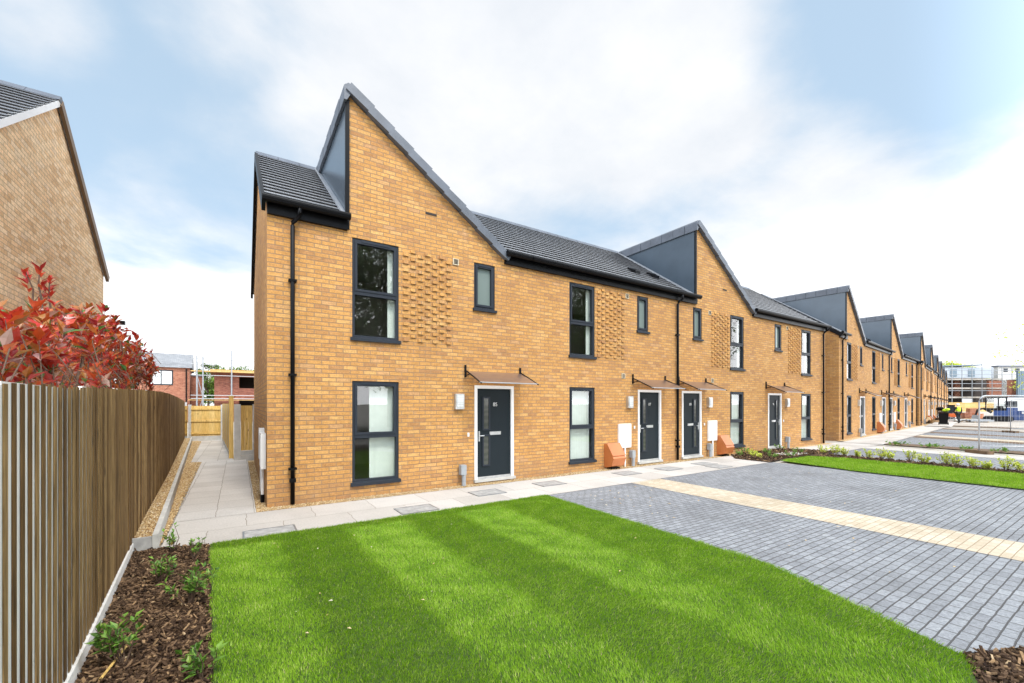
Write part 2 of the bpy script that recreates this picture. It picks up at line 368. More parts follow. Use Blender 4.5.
for px, py, i, o, s in ((470, 60, 4, 26, .30), (640, 60, 3, 18, .26), (960, 190, 3, 16, .25), (30, 5, 1, 6, .22), (200, 10, 1, 6, .2),
                        (905, 30, 3, 15, -.30), (150, 110, 4, 24, -.20), (560, 0, 2, 8, .15), (790, 190, 2, 13, .22), (1010, 40, 3, 13, -.34)):
    d = ray(px, py); cover = wmath('ADD', cover, wmath('MULTIPLY', blob(d, i, o), s))
low = wnode('ShaderNodeMapRange'); low.interpolation_type = 'SMOOTHSTEP'; wl.new(sp.outputs[2], low.inputs[0]); low.inputs[1].default_value = .42; low.inputs[2].default_value = .12
cover = wmath('ADD', cover, wmath('MULTIPLY', low.outputs[0], .35))
mask = wnode('ShaderNodeMapRange'); mask.interpolation_type = 'SMOOTHSTEP'; wl.new(cover, mask.inputs[0]); mask.inputs[1].default_value = .34; mask.inputs[2].default_value = .82
n2 = wnode('ShaderNodeTexNoise', Scale=2.6, Detail=8.0, Roughness=.6); wl.new(cb.outputs[0], n2.inputs['Vector'])
cr = wnode('ShaderNodeValToRGB'); wl.new(n2.outputs['Fac'], cr.inputs[0])
cr.color_ramp.elements[0].position = .3; cr.color_ramp.elements[0].color = (4.55, 4.8, 5.15, 1); cr.color_ramp.elements[1].position = .68; cr.color_ramp.elements[1].color = (5.6, 5.65, 5.75, 1)
haze = wnode('ShaderNodeMix', data_type='RGBA'); haze.inputs[0].default_value = .58; wl.new(sky.outputs[0], haze.inputs[6]); haze.inputs[7].default_value = (4.0, 5.15, 6.0, 1)
mx = wnode('ShaderNodeMix', data_type='RGBA'); wl.new(mask.outputs[0], mx.inputs[0]); wl.new(haze.outputs[2], mx.inputs[6]); wl.new(cr.outputs[0], mx.inputs[7])
hz = wnode('ShaderNodeMix', data_type='RGBA'); hz.inputs[7].default_value = (7.6, 7.7, 7.9, 1); wl.new(wmath('MULTIPLY', low.outputs[0], mask.outputs[0]), hz.inputs[0]); wl.new(mx.outputs[2], hz.inputs[6])
side_fill = wmath('ADD', wmath('MULTIPLY', blob((1,-1.25,.5), 14, 62), 2.9), wmath('MULTIPLY', blob((-1,-.55,.45), 14, 62), 2.3))   # added bright sky patches, out of view, to fill light onto the side walls
fin = wnode('ShaderNodeVectorMath', operation='SCALE'); wl.new(hz.outputs[2], fin.inputs[0]); wl.new(wmath('ADD', side_fill, 1.0), fin.inputs['Scale'])
wl.new(fin.outputs[0], bg.inputs[0])

sun = bpy.data.objects.new('sun', bpy.data.lights.new('sun', 'SUN')); COL.objects.link(sun)
sun.data.energy = 1.9; sun.data.angle = R(11); sun.data.color = (1, .95, .87)
sd = Vector((math.sin(SUN_AZ) * math.cos(SUN_EL), math.cos(SUN_AZ) * math.cos(SUN_EL), math.sin(SUN_EL)))
sun.rotation_euler = sd.to_track_quat('Z', 'Y').to_euler(); sun.location = (0, -30, 40)
vs = SC.view_settings; vs.view_transform = 'Standard'; vs.look = 'None'; vs.gamma = 1; vs.use_curve_mapping = False; vs.exposure = .62
SC.cycles.max_bounces = 8; SC.cycles.transparent_max_bounces = 12
SC.cycles.use_denoising = True

# ------------------------------------------------------------------ the terraced houses
W = 5.24; DEP = 6.64; RY = 3.32; EZ = 5.07; PITCH = .718; RZ = EZ + PITCH * RY
def front_wall(mb, holes, top=5.0):
    xs = sorted({0, W} | {h[0] for h in holes} | {h[1] for h in holes}); zs = sorted({-.06, top} | {h[2] for h in holes} | {h[3] for h in holes})
    for x0, x1 in zip(xs, xs[1:]):
        for z0, z1 in zip(zs, zs[1:]):
            cx, cz = (x0 + x1) / 2, (z0 + z1) / 2
            if any(h[0] < cx < h[1] and h[2] < cz < h[3] for h in holes): continue
            mb.face([(x0,0,z0),(x1,0,z0),(x1,0,z1),(x0,0,z1)])
    r = .10
    for x0, x1, z0, z1 in holes:
        mb.face([(x0,0,z0),(x0,0,z1),(x0,r,z1),(x0,r,z0)]); mb.face([(x1,0,z1),(x1,0,z0),(x1,r,z0),(x1,r,z1)])
        mb.face([(x0,0,z1),(x1,0,z1),(x1,r,z1),(x0,r,z1)]); mb.face([(x1,0,z0),(x0,0,z0),(x0,r,z0),(x1,r,z0)])

def make_window(root, x0, x1, z0, z1, blind=None, small=False, mirror=False, openlight=False):
    f = MB(); t = .05; y0, y1 = .018, .099
    f.box(x0, x0+t, y0, y1, z0, z1); f.box(x1-t, x1, y0, y1, z0, z1); f.box(x0+t, x1-t, y0, y1, z0, z0+t); f.box(x0+t, x1-t, y0, y1, z1-t, z1)
    if not small:
        zt = z0 + (z1 - z0) * .45; f.box(x0+t, x1-t, y0-.004, y1, zt-.03, zt+.035)
        a0, a1, b0, b1 = x0+t, x1-t, zt+.035, z1-t
    else: a0, a1, b0, b1 = x0+t, x1-t, z0+t, z1-t
    fr = f.build('window', M['anth'], root)
    s = MB(); q = .042; ys0, ys1 = .003, .085                     # the opening light's own frame
    s.box(a0+.001, a0+q, ys0, ys1, b0, b1); s.box(a1-q, a1-.001, ys0, ys1, b0, b1); s.box(a0+q, a1-q, ys0, ys1, b0, b0+q); s.box(a0+q, a1-q, ys0, ys1, b1-q, b1)
    s.build('sash', M['anth'], fr)
    v = MB(); v.box(x0+.2*(x1-x0), x1-.2*(x1-x0), -.006, .0025, z1-.05-t*.3, z1-.02); v.build('trickle_vent', M['anth'], fr)
    p = MB(); p.face([(a0+q,.066,b0+q),(a1-q,.066,b0+q),(a1-q,.066,b1-q),(a0+q,.066,b1-q)]); p.build('pane', M['frost'] if small else M['glass'], fr)
    if not small:
        p = MB(); p.face([(x0+t,.07,z0+t),(x1-t,.07,z0+t),(x1-t,.07,zt-.03),(x0+t,.07,zt-.03)]); p.build('pane', M['glass'], fr)
    k = MB(); k.prism([(x0-.03,.017,z0-.06),(x0-.03,.017,z0+.012),(x0-.03,-.05,z0-.006),(x0-.03,-.05,z0-.06)], (x1-x0+.06,0,0)); k.build('sill', M['anth'], fr)
    if blind:
        b = MB(); u0, u1 = blind
        if mirror and (u0 > .05): u0, u1 = u0, u1
        xa, xb = x0 + (x1-x0)*u0, x0 + (x1-x0)*u1; n = max(1, int((xb-xa)/.085)); wd = (xb-xa)/n
        for i in range(n):
            c = xa + wd*(i+.5); b.face([(c-wd*.52,.150,z0+.03),(c+wd*.52,.157,z0+.03),(c+wd*.52,.157,z1-.02),(c-wd*.52,.150,z1-.02)])
        b.build('blind', M['blind'], fr)

def text_mesh(txt, size, mat, parent, loc):
    cu = bpy.data.curves.new('digits', 'FONT'); cu.body = txt; cu.size = size; cu.extrude = .003; cu.align_x = 'CENTER'
    o = bpy.data.objects.new('digits', cu); COL.objects.link(o); dg = bpy.context.evaluated_depsgraph_get()
    me = bpy.data.meshes.new_from_object(o.evaluated_get(dg)); bpy.data.objects.remove(o)
    me.transform(Matrix.Translation(loc) @ Matrix.Rotation(R(90), 4, 'X')); me.materials.clear(); me.materials.append(mat)
    n = bpy.data.objects.new('house_number', me); COL.objects.link(n); n.parent = parent; return n

def make_door(root, x0, x1, mirror, number):
    z0, z1 = .09, 2.11; f = MB(); t = .068
    f.box(x0, x0+t, -.012, .09, z0, z1); f.box(x1-t, x1, -.012, .09, z0, z1); f.box(x0+t, x1-t, -.012, .09, z1-t, z1)
    fr = f.build('door_frame', M['white'], root)
    th = MB(); th.box(x0-.02, x1+.02, -.06, .1, .03, .088); th.build('threshold', M['concrete'], root)
    a, b = x0+t+.004, x1-t-.004
    X = (lambda u: a + u) if not mirror else (lambda u: b - u)
    d = MB(); d.box(a, b, .03, .075, z0+.045, z1-t-.004); lf = d.build('door', M['door'], root)
    s = MB(); s.box(a, b, .012, .08, z0+.002, z0+.042); s.build('weather_bar', M['chrome'], lf)
    for lo, hi in ((.30, .92), (1.08, 1.74)):
        u0, u1 = X(.165), X(.29); u0, u1 = min(u0, u1), max(u0, u1)
        m = MB(); e = .035
        m.box(u0-e, u0, .006, .029, z0+lo-e, z0+hi+e); m.box(u1, u1+e, .006, .029, z0+lo-e, z0+hi+e); m.box(u0, u1, .006, .029, z0+lo-e, z0+lo); m.box(u0-.0, u1, .006, .029, z0+hi, z0+hi+e)
        gl = m.build('glazed_light', M['anth'], lf)
        p = MB(); p.box(u0, u1, .022, .029, z0+lo, z0+hi); p.build('pane', M['doorglass'], gl)
    m = MB(); u = X(.46); m.box(u-.14, u+.14, .018, .029, 1.03, 1.10); m.box(u-.115, u+.115, .011, .017, 1.045, 1.085); m.build('letterbox', M['chrome'], lf)
    m = MB(); u = X(.055); v = X(.17); m.box(u-.016, u+.016, .016, .029, .90, 1.12); m.tube([(u,.0,1.02),(v,.0,1.02)], .011); m.tube([(u,.0,1.02),(u,.02,1.02)], .011); m.build('handle', M['chrome'], lf)
    if number: text_mesh(number, .115, M['chrome'], lf, (X(.46), .026, 1.66))

def verge(mb, p0, p1, wdir, half_w, half_h, seg=.42, up=Vector((0,0,1))):
    p0, p1 = Vector(p0), Vector(p1); L = (p1 - p0).length; n = max(1, round(L/seg)); d = (p1-p0).normalized(); w_ = Vector(wdir).normalized()
    h = w_.cross(d).normalized()
    if h.z < 0: h = -h
    for i in range(n):
        c = p0 + d * (L*(i+.5)/n); dd = (d * 1 + h * (-.06 if d.z > 0 else .06)).normalized(); hh = w_.cross(dd).normalized(); hh = hh if hh.z > 0 else -hh
        mb.obox(c, dd * (L/n*.53), w_*half_w, hh*half_h, (i % 3) / 3)

def make_house(name, kind, wallmat='brick', number=None, left_end=False, right_end=False, extras=True, gable=True):
    mirror = kind in 'CD'; inner = kind in 'BC'; dx = -.09 if inner else 0
    mxs = (lambda a, b: (W - b, W - a)) if mirror else (lambda a, b: (a, b))
    wx = mxs(1.34+dx, 2.20+dx); dr = mxs(3.84+dx, 4.84+dx); sx = mxs(3.83+dx, 4.35+dx); pn = mxs(2.26+dx, 3.31+dx)
    if inner: sx = mxs(3.72, 4.19)
    root = empty(name, (0,0,0))
    holes = [(*wx, .27, 2.13), (*wx, 2.92, 4.74), (*sx, 3.76, 4.74), (*dr, .03, 2.11)]
    has_g = kind in 'AC' and gable; xp = 1.26 if kind == 'A' else 1.20; xe = xp + 3.35
    wl_ = MB(); front_wall(wl_, holes)
    if has_g: wl_.face([(xp,0,5.0),(xp+3.2,0,5.0),(xp,0,7.29)])
    g5 = [(0,-.06),(0,4.97),(RY,RZ-.1),(DEP,4.97),(DEP,-.06)]
    if left_end: wl_.face([(0,y,z) for y,z in reversed(g5)])
    if right_end: wl_.face([(W,y,z) for y,z in g5])
    wall = wl_.build('wall', M[wallmat], root)
    bw_ = MB(); bw_.face([(W,DEP,-.06),(0,DEP,-.06),(0,DEP,4.97),(W,DEP,4.97)]); bw_.build('back_wall', M[wallmat], root)
    # headers standing proud in a staggered pattern
    pb = MB(); ncol = 7; pitch = (pn[1]-pn[0])/ncol
    for i in range(ncol):
        for j in range(12):
            k = round((2.925/.075)) + 2*j + (i % 2); zb = k*.075 + .006
            if zb + .063 > 4.75: continue
            c = pn[0] + pitch*(i+.5); pb.box(c-.052, c+.052, -.028, .01, zb, zb+.063)
    pb.build('projecting_brickwork', M[wallmat], wall)
    inn = MB()
    inn.box(.16, W-.16, .16, 3.6, .04, .1); inn.box(.16, W-.16, .16, 3.6, 2.45, 2.6); inn.box(.05, .15, .12, 3.7, 0, 4.95); inn.box(W-.15, W-.05, .12, 3.7, 0, 4.95); inn.box(.16, W-.16, 3.61, 3.7, 0, 4.95); inn.box(.05, W-.05, .12, 3.7, 4.96, 5.0)
    inn.build('interior', M['plaster'], root)
    ub = (.80, .97)
    make_window(root, *wx, .27, 2.13, blind=(.40, .97) if kind == 'A' else (.04, .93))
    make_window(root, *wx, 2.92, 4.74, blind=ub if kind in 'A' else (.80, .97))
    make_window(root, *sx, 3.76, 4.74, small=True)
    make_door(root, *dr, mirror, number)
    # front slope, course by course
    xl, xr = (-.06 if left_end else 0), (W+.06 if right_end else W); gg = .2; rt = MB()
    def course(x_lo0, x_lo1, x_hi, ya, yb, tone):
        za, zb = EZ+PITCH*ya, EZ+PITCH*yb
        rt.face([(x_lo0,ya,za+.045),(x_hi,ya,za+.045),(x_hi,yb,zb+.004),(x_lo1,yb,zb+.004)], tone)
        rt.face([(x_lo0,ya,za+.033),(x_hi,ya,za+.033),(x_hi,ya,za+.045),(x_lo0,ya,za+.045)], tone)
        q = .06; rt.face([(x_lo0,ya,za+.033),(x_lo0,ya+q,za+q*PITCH+.026),(x_hi,ya+q,za+q*PITCH+.026),(x_hi,ya,za+.033)], tone)
        rt.face([(x_lo0,ya+q,za+q*PITCH-.03),(x_hi,ya+q,za+q*PITCH-.03),(x_hi,ya+q,za+q*PITCH+.026),(x_lo0,ya+q,za+q*PITCH+.026)], tone)
    y = -.12; i = 0
    while y < RY - .01:
        yb = min(y+gg, RY); i += 1
        if has_g:
            if xl < xp: 
                course(xl, xl, xp, y, yb, (i*.37) % 1)
            course(xe-max(y,0), xe-max(yb,0), xr, y, yb, (i*.37) % 1)
        else: course(xl, xl, xr, y, yb, (i*.37) % 1)
        y = yb
    y = DEP + .12
    while y > RY + .01:
        yb = max(y-gg, RY); za, zb = EZ+PITCH*(DEP-y), EZ+PITCH*(DEP-yb)
        rt.face([(xr,y,za+.03),(xl,y,za+.03),(xl,yb,zb+.004),(xr,yb,zb+.004)]); rt.face([(xr,y,za-.01),(xl,y,za-.01),(xl,y,za+.03),(xr,y,za+.03)]); y = yb
    roof = rt.build('roof', M['tile'], root)
    rd = MB(); n = round((xr-xl)/.45)
    for i in range(n):
        x0 = xl+(xr-xl)*i/n; x1 = xl+(xr-xl)*(i+1)/n+.012
        rd.prism([(x0,RY-.15,RZ-.075),(x0,RY-.03,RZ+.05),(x0,RY+.03,RZ+.05),(x0,RY+.15,RZ-.075)], (x1-x0,0,0), (i%4)/4)
    rd.build('ridge_tiles', M['cap'], roof)
    secs = [(xl, xp), (xp+3.33, xr)] if has_g else [(xl, xr)]
    for a, b in secs:
        fa = MB(); gu = MB()
        fa.box(a if a > 0 else max(a, .0), min(b, W) - (.01 if has_g and b == xp else 0), -.065, -.004, 4.83, 5.03)
        gu.tube([(a-.02,-.155,5.035),(b+.02,-.155,5.035)], .062, 10); gu.box(a-.02, b+.02, -.218, -.092, 5.036, 5.062)
        fa.build('fascia', M['black'], root); gu.build('gutter', M['black'], root)
    if has_g:
        gs = MB(); x = xe - .0; i = 0
        while x > xp + .01:
            xb = max(x-gg, xp); za, zb = RZ-PITCH*(x-xp), RZ-PITCH*(xb-xp); i += 1
            gs.face([(x,-.06,za+.03),(x,xe-x,za+.03),(xb,xe-xb,zb+.004),(xb,-.06,zb+.004)], (i*.29) % 1)
            gs.face([(x,xe-x,za-.012),(x,xe-x,za+.03),(x,-.06,za+.03),(x,-.06,za-.012)], .4); x = xb
        gs.build('gable_roof', M['tile_side'], root)
        vb = MB(); verge(vb, (xe+.05,-.055,RZ-PITCH*3.40-.06), (xp+.02,-.055,RZ-.06), (0,1,0), .062, .082, .46)
        vb.build('verge_caps', M['cap'], root)
        ch = MB(); ch.prism([(xp-.022,.03,4.98),(xp-.022,RY,RZ-.02),(xp-.022,RY,7.26),(xp-.022,.03,7.26)], (.018,0,0)); ck = ch.build('cheek', M['cheek'], root)
        tr = MB(); tr.box(xp-.04, xp+.03, -.022, .028, 4.86, 7.2); tr.build('corner_trim', M['black'], ck)
        fl = MB(); a, b = Vector((xp-.06,-.02,EZ-.0)), Vector((xp-.06,RY-.1,EZ+PITCH*(RY-.1))); dd = (b-a).normalized(); up = Vector((1,0,0)).cross(dd)
        fl.obox((a+b)/2+up*.04, dd*((b-a).length/2), (.035,0,0), up*.02); fl.build('flashing', M['lead'], ck)
        cp = MB(); n = 8; y0, y1 = -.09, RY+.12
        for i in range(n):
            a, b = y0+(y1-y0)*i/n, y0+(y1-y0)*(i+1)/n-.012; q = .008*(i % 2)
            cp.prism([(xp-.075-q,a,7.14),(xp-.075-q,a,RZ-.06),(xp+.0,a,RZ+.0),(xp+.13,a,RZ-.05),(xp+.1,a,RZ-.08),(xp-.03,a,7.14)], (0,b-a,0), (i*.37) % 1)
        cp.build('ridge_capping', M['cap'], root)
    if left_end or right_end:
        bb = MB()
        for on, x, s in ((left_end, -.055, -1), (right_end, W+.055, 1)):
            if not on: continue
            for (ya, za), (yb, zb) in (((-.14, EZ-.1), (RY, RZ)), ((DEP+.14, EZ-.1), (RY, RZ))):
                if wallmat == 'brick_lit' and ya < 0: continue
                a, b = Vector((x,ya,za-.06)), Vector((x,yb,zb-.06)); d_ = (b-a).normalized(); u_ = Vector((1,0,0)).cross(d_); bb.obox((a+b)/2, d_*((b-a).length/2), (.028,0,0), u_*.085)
        if wallmat == 'brick_lit':
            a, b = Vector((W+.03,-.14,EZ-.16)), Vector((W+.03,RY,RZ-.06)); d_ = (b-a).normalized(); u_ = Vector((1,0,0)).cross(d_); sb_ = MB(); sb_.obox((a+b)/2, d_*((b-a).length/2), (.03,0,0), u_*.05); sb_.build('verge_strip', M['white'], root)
        bb.build('bargeboard', M['bargemat'] if wallmat == 'brick_lit' else M['black'], root)
    # rainwater pipe
    px_ = {'A': .37, 'C': .21, 'D': W-.30}.get(kind)
    if px_ is not None:
        p = MB(); o_ = .10
        p.tube([(px_+o_,-.155,5.02),(px_+o_,-.155,4.90),(px_+o_,-.150,4.86),(px_,-.075,4.75),(px_,-.062,4.70),(px_,-.062,.03)], .034, 10)
        dp = p.build('downpipe', M['black'], root, True)
        for z in (.62, 2.2, 3.78):
            b = MB(); b.box(px_-.062, px_+.062, -.10, -.004, z-.018, z+.018); b.build('pipe_clip', M['black'], dp)
        b = MB(); b.box(px_-.047, px_+.047, -.109, -.015, .40, .46); b.build('pipe_collar', M['black'], dp)
    # canopy sheet on two cantilever brackets
    cx0, cx1 = mxs(3.60+dx, 5.03+dx); sh = MB(); zs0, zs1, pr = 2.40, 2.14, .66
    n = 6
    for i in range(n):
        a, b = i/n, (i+1)/n; f_ = lambda t: zs0 + (zs1-zs0)*t + .012*math.sin(math.pi*t)
        sh.face([(cx0,-pr*a-.02,f_(a)),(cx1,-pr*a-.02,f_(a)),(cx1,-pr*b-.02,f_(b)),(cx0,-pr*b-.02,f_(b))])
    cn = sh.build('canopy', M['canopy'], root)
    br = MB()
    for x in (cx0+.02, cx1-.02):
        br.tube([(x,-.02,2.53),(x,-.02,2.27)], .024, 8); br.tube([(x,-.03,2.415),(x,-.36,2.275),(x,-.71,2.12)], .015, 6); br.tube([(x,-.03,2.30),(x,-.20,2.33)], .010, 6)
    br.build('bracket', M['black'], cn)
    rl = MB(); rl.tube([(cx0,-pr-.02,zs1-.004),(cx1,-pr-.02,zs1-.004)], .013, 6); rl.build('front_rail', M['grey_plastic'], cn)
    # wall lamp, bell push, extract vents, weep slot, service posts
    lx = sum(mxs(3.46+dx, 3.46+dx))/2
    l = MB(); l.box(lx-.10, lx+.10, -.09, -.002, 1.60, 1.92); lp = l.build('wall_lamp', M['chrome'], root)
    l = MB()
    for i in range(5): l.box(lx-.072, lx+.072, -.112, -.091, 1.655+i*.048, 1.692+i*.048)
    l.build('louvre', M['lens'], lp)
    bx = sum(mxs(3.69+dx, 3.69+dx))/2; l = MB(); l.box(bx-.02, bx+.02, -.022, -.002, 1.02, 1.10); l.build('bell_push', M['white'], root)
    vx = sum(mxs(3.40+dx, 3.40+dx))/2
    for vxx, z in ((vx, 4.66),) + (((sum(mxs(3.16, 3.16))/2, 2.47),) if inner else ()):
        l = MB(); l.box(vxx-.065, vxx+.065, -.02, -.002, z-.065, z+.065); vt = l.build('air_vent', M['vent'], root)
        l = MB()
        for i in range(4): l.box(vxx-.045, vxx+.045, -.026, -.0205, z-.045+i*.026, z-.03+i*.026)
        l.build('grille', M['slot'], vt)
    if has_g: l = MB(); l.box(xp+1.48, xp+1.72, -.006, .01, 5.50, 5.545); l.build('weep_slot', M['slot'], root)
    ex = sum(mxs(3.52+dx, 3.52+dx))/2
    l = MB(); l.tube([(ex+.02,-.10,-.02),(ex+.02,-.10,.28)], .045, 10); sp_ = l.build('service_post', M['grey_plastic'], root)
    l = MB(); l.box(ex-.06, ex+.06, -.15, -.03, .24, .44); l.build('post_box', M['grey_plastic'], sp_)
    if inner and extras:
        ma, mb_ = mxs(2.95, 3.43)
        l = MB(); l.box(ma, mb_, -.05, -.002, .52, 1.17); mc = l.build('meter_cupboard', M['white'], root)
        l = MB(); l.box(ma+.03, mb_-.03, -.058, -.051, .55, 1.14); l.build('cupboard_door', M['white'], mc)
        c = (ma+mb_)/2 ; l = MB(); l.tube([(c,-.04,.53),(c,-.04,-.02)], .024, 8); l.build('cable_duct', M['white'], mc)
        a, b = mxs(2.44, 2.90); l = MB()
        l.prism([(a,-.002,.05),(a,-.10,.05),(a,-.27,.10),(a,-.34,.30),(a,-.30,.36),(a,-.10,.66),(a,-.002,.66)], (b-a,0,0)); gb = l.build('gas_meter_box', M['orange'], root)
        l = MB(); dv = Vector((0,.20,.30)).normalized(); c_ = Vector(((a+b)/2,-.20-.012,.51+.008)); l.obox(c_, ((b-a)/2*1.03,0,0), dv*.185, Vector((0,-dv.z,dv.y))*.010); l.build('meter_lid', M['orange'], gb)
        l = MB(); l.box(a+.08, b-.08, -.2, -.02, -.02, .049); l.build('box_base', M['black'], gb)
    return root

_g = NT('door_glass'); _g.b.inputs['Base Color'].default_value = (.16,.17,.14,1); _g.b.inputs['Roughness'].default_value = .08
_w = _g.new('ShaderNodeTexWave', Scale=2.5, Distortion=6.0, Detail=3.0); _w.bands_direction = 'Z'; _g.link(_g.obj(), _w.inputs['Vector']); _g.col(_g.ramp(_w.outputs['Fac'], [(.2, (.055,.06,.05)), (.9, (.075,.078,.066))]).outputs[0]); M['doorglass'] = _g.m
M['bargemat'] = plain('brown_verge', (.16,.11,.07), .6)

FY = 8.03
GRP = 'yellow brick terraced houses along the paved street'
proto = {}
B1 = [('A', 'yellow brick end house beside the lawn with the tallest looking gable, door numbered 85', '85', True, False),
      ('B', 'plain eaved yellow brick house between the first two gables, terracotta box by its door', '87', False, False),
      ('C', 'yellow brick house with the second gable, its terracotta box beside the planted bark bed', '89', False, False),
      ('D', 'plain eaved yellow brick end house behind the bark bed, just before the narrow gap', '91', False, True)]
for i, (k, lab, num, le, re_) in enumerate(B1):
    h = make_house('terraced_house', k, 'brick', num, le, re_)
    h.location = (.40 + W*i, FY, 0); tag(h, lab, 'house', GRP); proto[k] = h
# meter cupboard on the first house's side wall
l = MB(); l.box(-.075, -.002, .30, .74, .60, 1.20); smc = l.build('meter_cupboard', M['white'], proto['A'])
l = MB(); l.box(-.083, -.076, .33, .71, .63, 1.17); l.build('cupboard_door', M['white'], smc)
l = MB(); l.box(-.085, -.002, .76, 1.02, .72, 1.27); l.build('cupboard_hood', M['white'], smc)
for yy, nm in ((.48, 'cable_duct'), (.86, 'cable_duct')):
    l = MB(); l.tube([(-.045,yy,.70),(-.045,yy,.14)], .024, 8); l.build(nm, M['white'], smc)
l = MB(); l.tube([(-.045,.48,.139),(-.045,.48,-.02)], .032, 8); l.build('duct_foot', M['black'], smc)

for px, py in ((634,273),(653,277.5)):
    v = ray(px,py); t = (EZ - PITCH*FY - EYE)/(v[2] - PITCH*v[1]); x, y, z = v[0]*t-(.40+W), v[1]*t-FY, EYE+v[2]*t
    l = MB(); l.prism([(x-.11,y-.16,z-.09),(x-.11,y-.16,z+.03),(x-.11,y+.16,z+.19),(x-.11,y+.16,z+.1)], (.22,0,0)); l.build('roof_vent', M['black'], proto['B'])
index_children()
far = [((23.53, 8.29), 6.25), ((44.73, 10.47), 9.3), ((67.7, 14.4), 9.9), ((91.0, 18.6), 9.9)]
ordn = ['second', 'third', 'fourth', 'fifth']
what = {'A': 'first gabled house of the {} terrace along the street, dark cheek facing the camera', 'B': 'plain eaved house just past the first gable of the {} terrace along the street',
        'C': 'house under the second gable of the {} terrace along the street', 'D': 'plain eaved house at the far end of the {} terrace along the street'}
def strip_number(o):
    for c in list(o.children):
        if c.name.startswith('door') and not c.name.startswith('door_frame'):
            for n in list(c.children):
                if n.name.startswith('house_number'): bpy.data.objects.remove(n)
def strip_side(o):
    for c in list(o.children):
        if c.name.startswith('meter_cupboard') :
            for n in list(c.children): bpy.data.objects.remove(n)
            bpy.data.objects.remove(c)
for b, ((ox, oy), ang) in enumerate(far):
    for i, k in enumerate('ABCD'):
        c = copy_tree(proto[k]); c.location = (ox + math.cos(R(ang))*W*i, oy + math.sin(R(ang))*W*i, 0); c.rotation_euler = (0,0,R(ang))
        tag(c, what[k].format(ordn[b]), 'house', GRP)
        strip_number(c)
        if k == 'A': strip_side(c)
lh = make_house('terraced_house', 'D', 'brick_lit', None, False, True, False)
lh.location = (-2.87 - W, FY, 0); tag(lh, 'yellow brick house behind the red leaved bush, its blank gable facing the path', 'house')
l = MB(); l.tube([(W+.0,7.2-.25,3.85),(W+.22,7.2-.25,3.87)], .012, 6); hk = l.build('lamp_arm', M['black'], lh)
l = MB(); l.box(W+.20, W+.36, 6.9, 7.0, 3.80, 3.90); l.build('lamp_head', M['black'], hk)

# ------------------------------------------------------------------ ground
def sheet(name, pts, z, mat, kind='structure', thick=None, org=(0,0)):
    mb = MB(); pts = [(x-org[0], y-org[1]) for x, y in pts]
    if thick: mb.prism([(x,y,z-thick) for x,y in pts], (0,0,thick))
    else: mb.face([(x,y,z) for x,y in pts])
    o = mb.build(name, mat); o['kind'] = kind; o.location = (*org,0); return o
S = 900
sheet('ground', [(-S,-S),(S,-S),(S,S),(-S,S)], -.03, M['bare'])
sheet('road', [(-60,-13),(140,-13),(140,-5),(-60,-5)], -.022, M['asphalt'])
sheet('pavement', [(-.77,6.30),(13.0,6.30),(13.0,7.78),(-.77,7.78)], .0, M['slab_run'], org=(-.77,6.30))
sheet('path', [(-.77,7.784),(.24,7.784),(.24,15.4),(-.90,15.4)], .002, M['slab'], org=(-.77,7.784))
sheet('path', [(-1.15,15.405),(-.12,15.405),(-.5,24.6),(-1.5,24.6)], .0, M['slab'])
sheet('pavement', [(13.005,7.3),(17.7,7.3),(18.2,6.30),(22.6,6.5),(22.6,8.0),(13.005,7.78)], .0, M['slab_run'])
for (ox, oy), ang in far:
    c, s = math.cos(R(ang)), math.sin(R(ang)); P = lambda u, v: (ox + c*u - s*v, oy + s*u + c*v)
    sheet('pavement', [P(-1.0,-1.75),P(21.6,-1.75),P(21.6,-.3),P(-1.0,-.3)], .006, M['slab_run'])
    sheet('gravel_strip', [P(-.3,-.295),P(21.2,-.295),P(21.2,.02),P(-.3,.02)], .004, M['gravel'])
sheet('gravel_strip', [(.245,5.93+1.855),(21.6,7.785),(21.6,8.06),(.40,8.06),(.40,15.0),(.245,15.0)], .001, M['gravel'])
sheet('gravel_strip', [(-.80,6.45),(-.79,7.0),(-.955,15.4),(-1.155,15.5),(-1.5,24.6),(-1.95,24.6)], -.004, M['gravel'])
sheet('gravel_terrace', [(-.835,6.47),(-1.82,24.6),(-2.1,24.6),(-1.38,12.2),(-1.10,6.47)], .13, M['gravel'], thick=.15)
sheet('planting_bed', [(-.95,-2),(.1,-2),(-.12,3.1),(-.28,6.30),(-.86,6.44),(-1.06,6.44)], .004, M['soil'])
LAWN = [(-.28,6.28),(4.80,6.26),(4.72,2.3),(4.10,.74),(3.76,.62),(3.5,.4),(3.4,-2),(0.1,-2),(-.12,3.1)]
sheet('lawn_turf', LAWN, .016, M['grass_base'])
sheet('planting_bed', [(3.2,-2),(5.2,-2),(5.2,.30),(4.5,.58),(4.12,.76),(3.74,.64),(3.4,.3)], .005, M['soil'])
sheet('driveway', [(4.80,6.295),(13.2,6.295),(13.2,-4.9),(5.25,-4.9),(5.25,.31),(4.52,.60),(4.13,.78),(4.72,2.3)], -.004, M['sett'])
sheet('driveway_strip', [(7.15,6.29),(8.10,6.29),(8.10,-4.9),(7.15,-4.9)], .001, M['tan'])
sheet('lawn_turf', [(13.55,6.25),(15.4,6.25),(15.75,5.4),(15.8,-2),(13.05,-2),(13.05,4.2)], .02, M['grass_base'])
sheet('planting_bed', [(15.4,6.3),(16.75,6.3),(16.7,-2),(15.8,-2),(15.78,5.4)], .004, M['soil'])
sheet('planting_bed', [(13.0,6.32),(13.0,7.3),(13.9,7.95),(17.4,7.95),(17.7,7.3),(18.2,6.3),(15.2,6.45)], .008, M['soil'])
sheet('driveway', [(16.8,6.29),(21.6,6.4),(20.7,-4.9),(16.7,-4.9)], -.004, M['sett'])
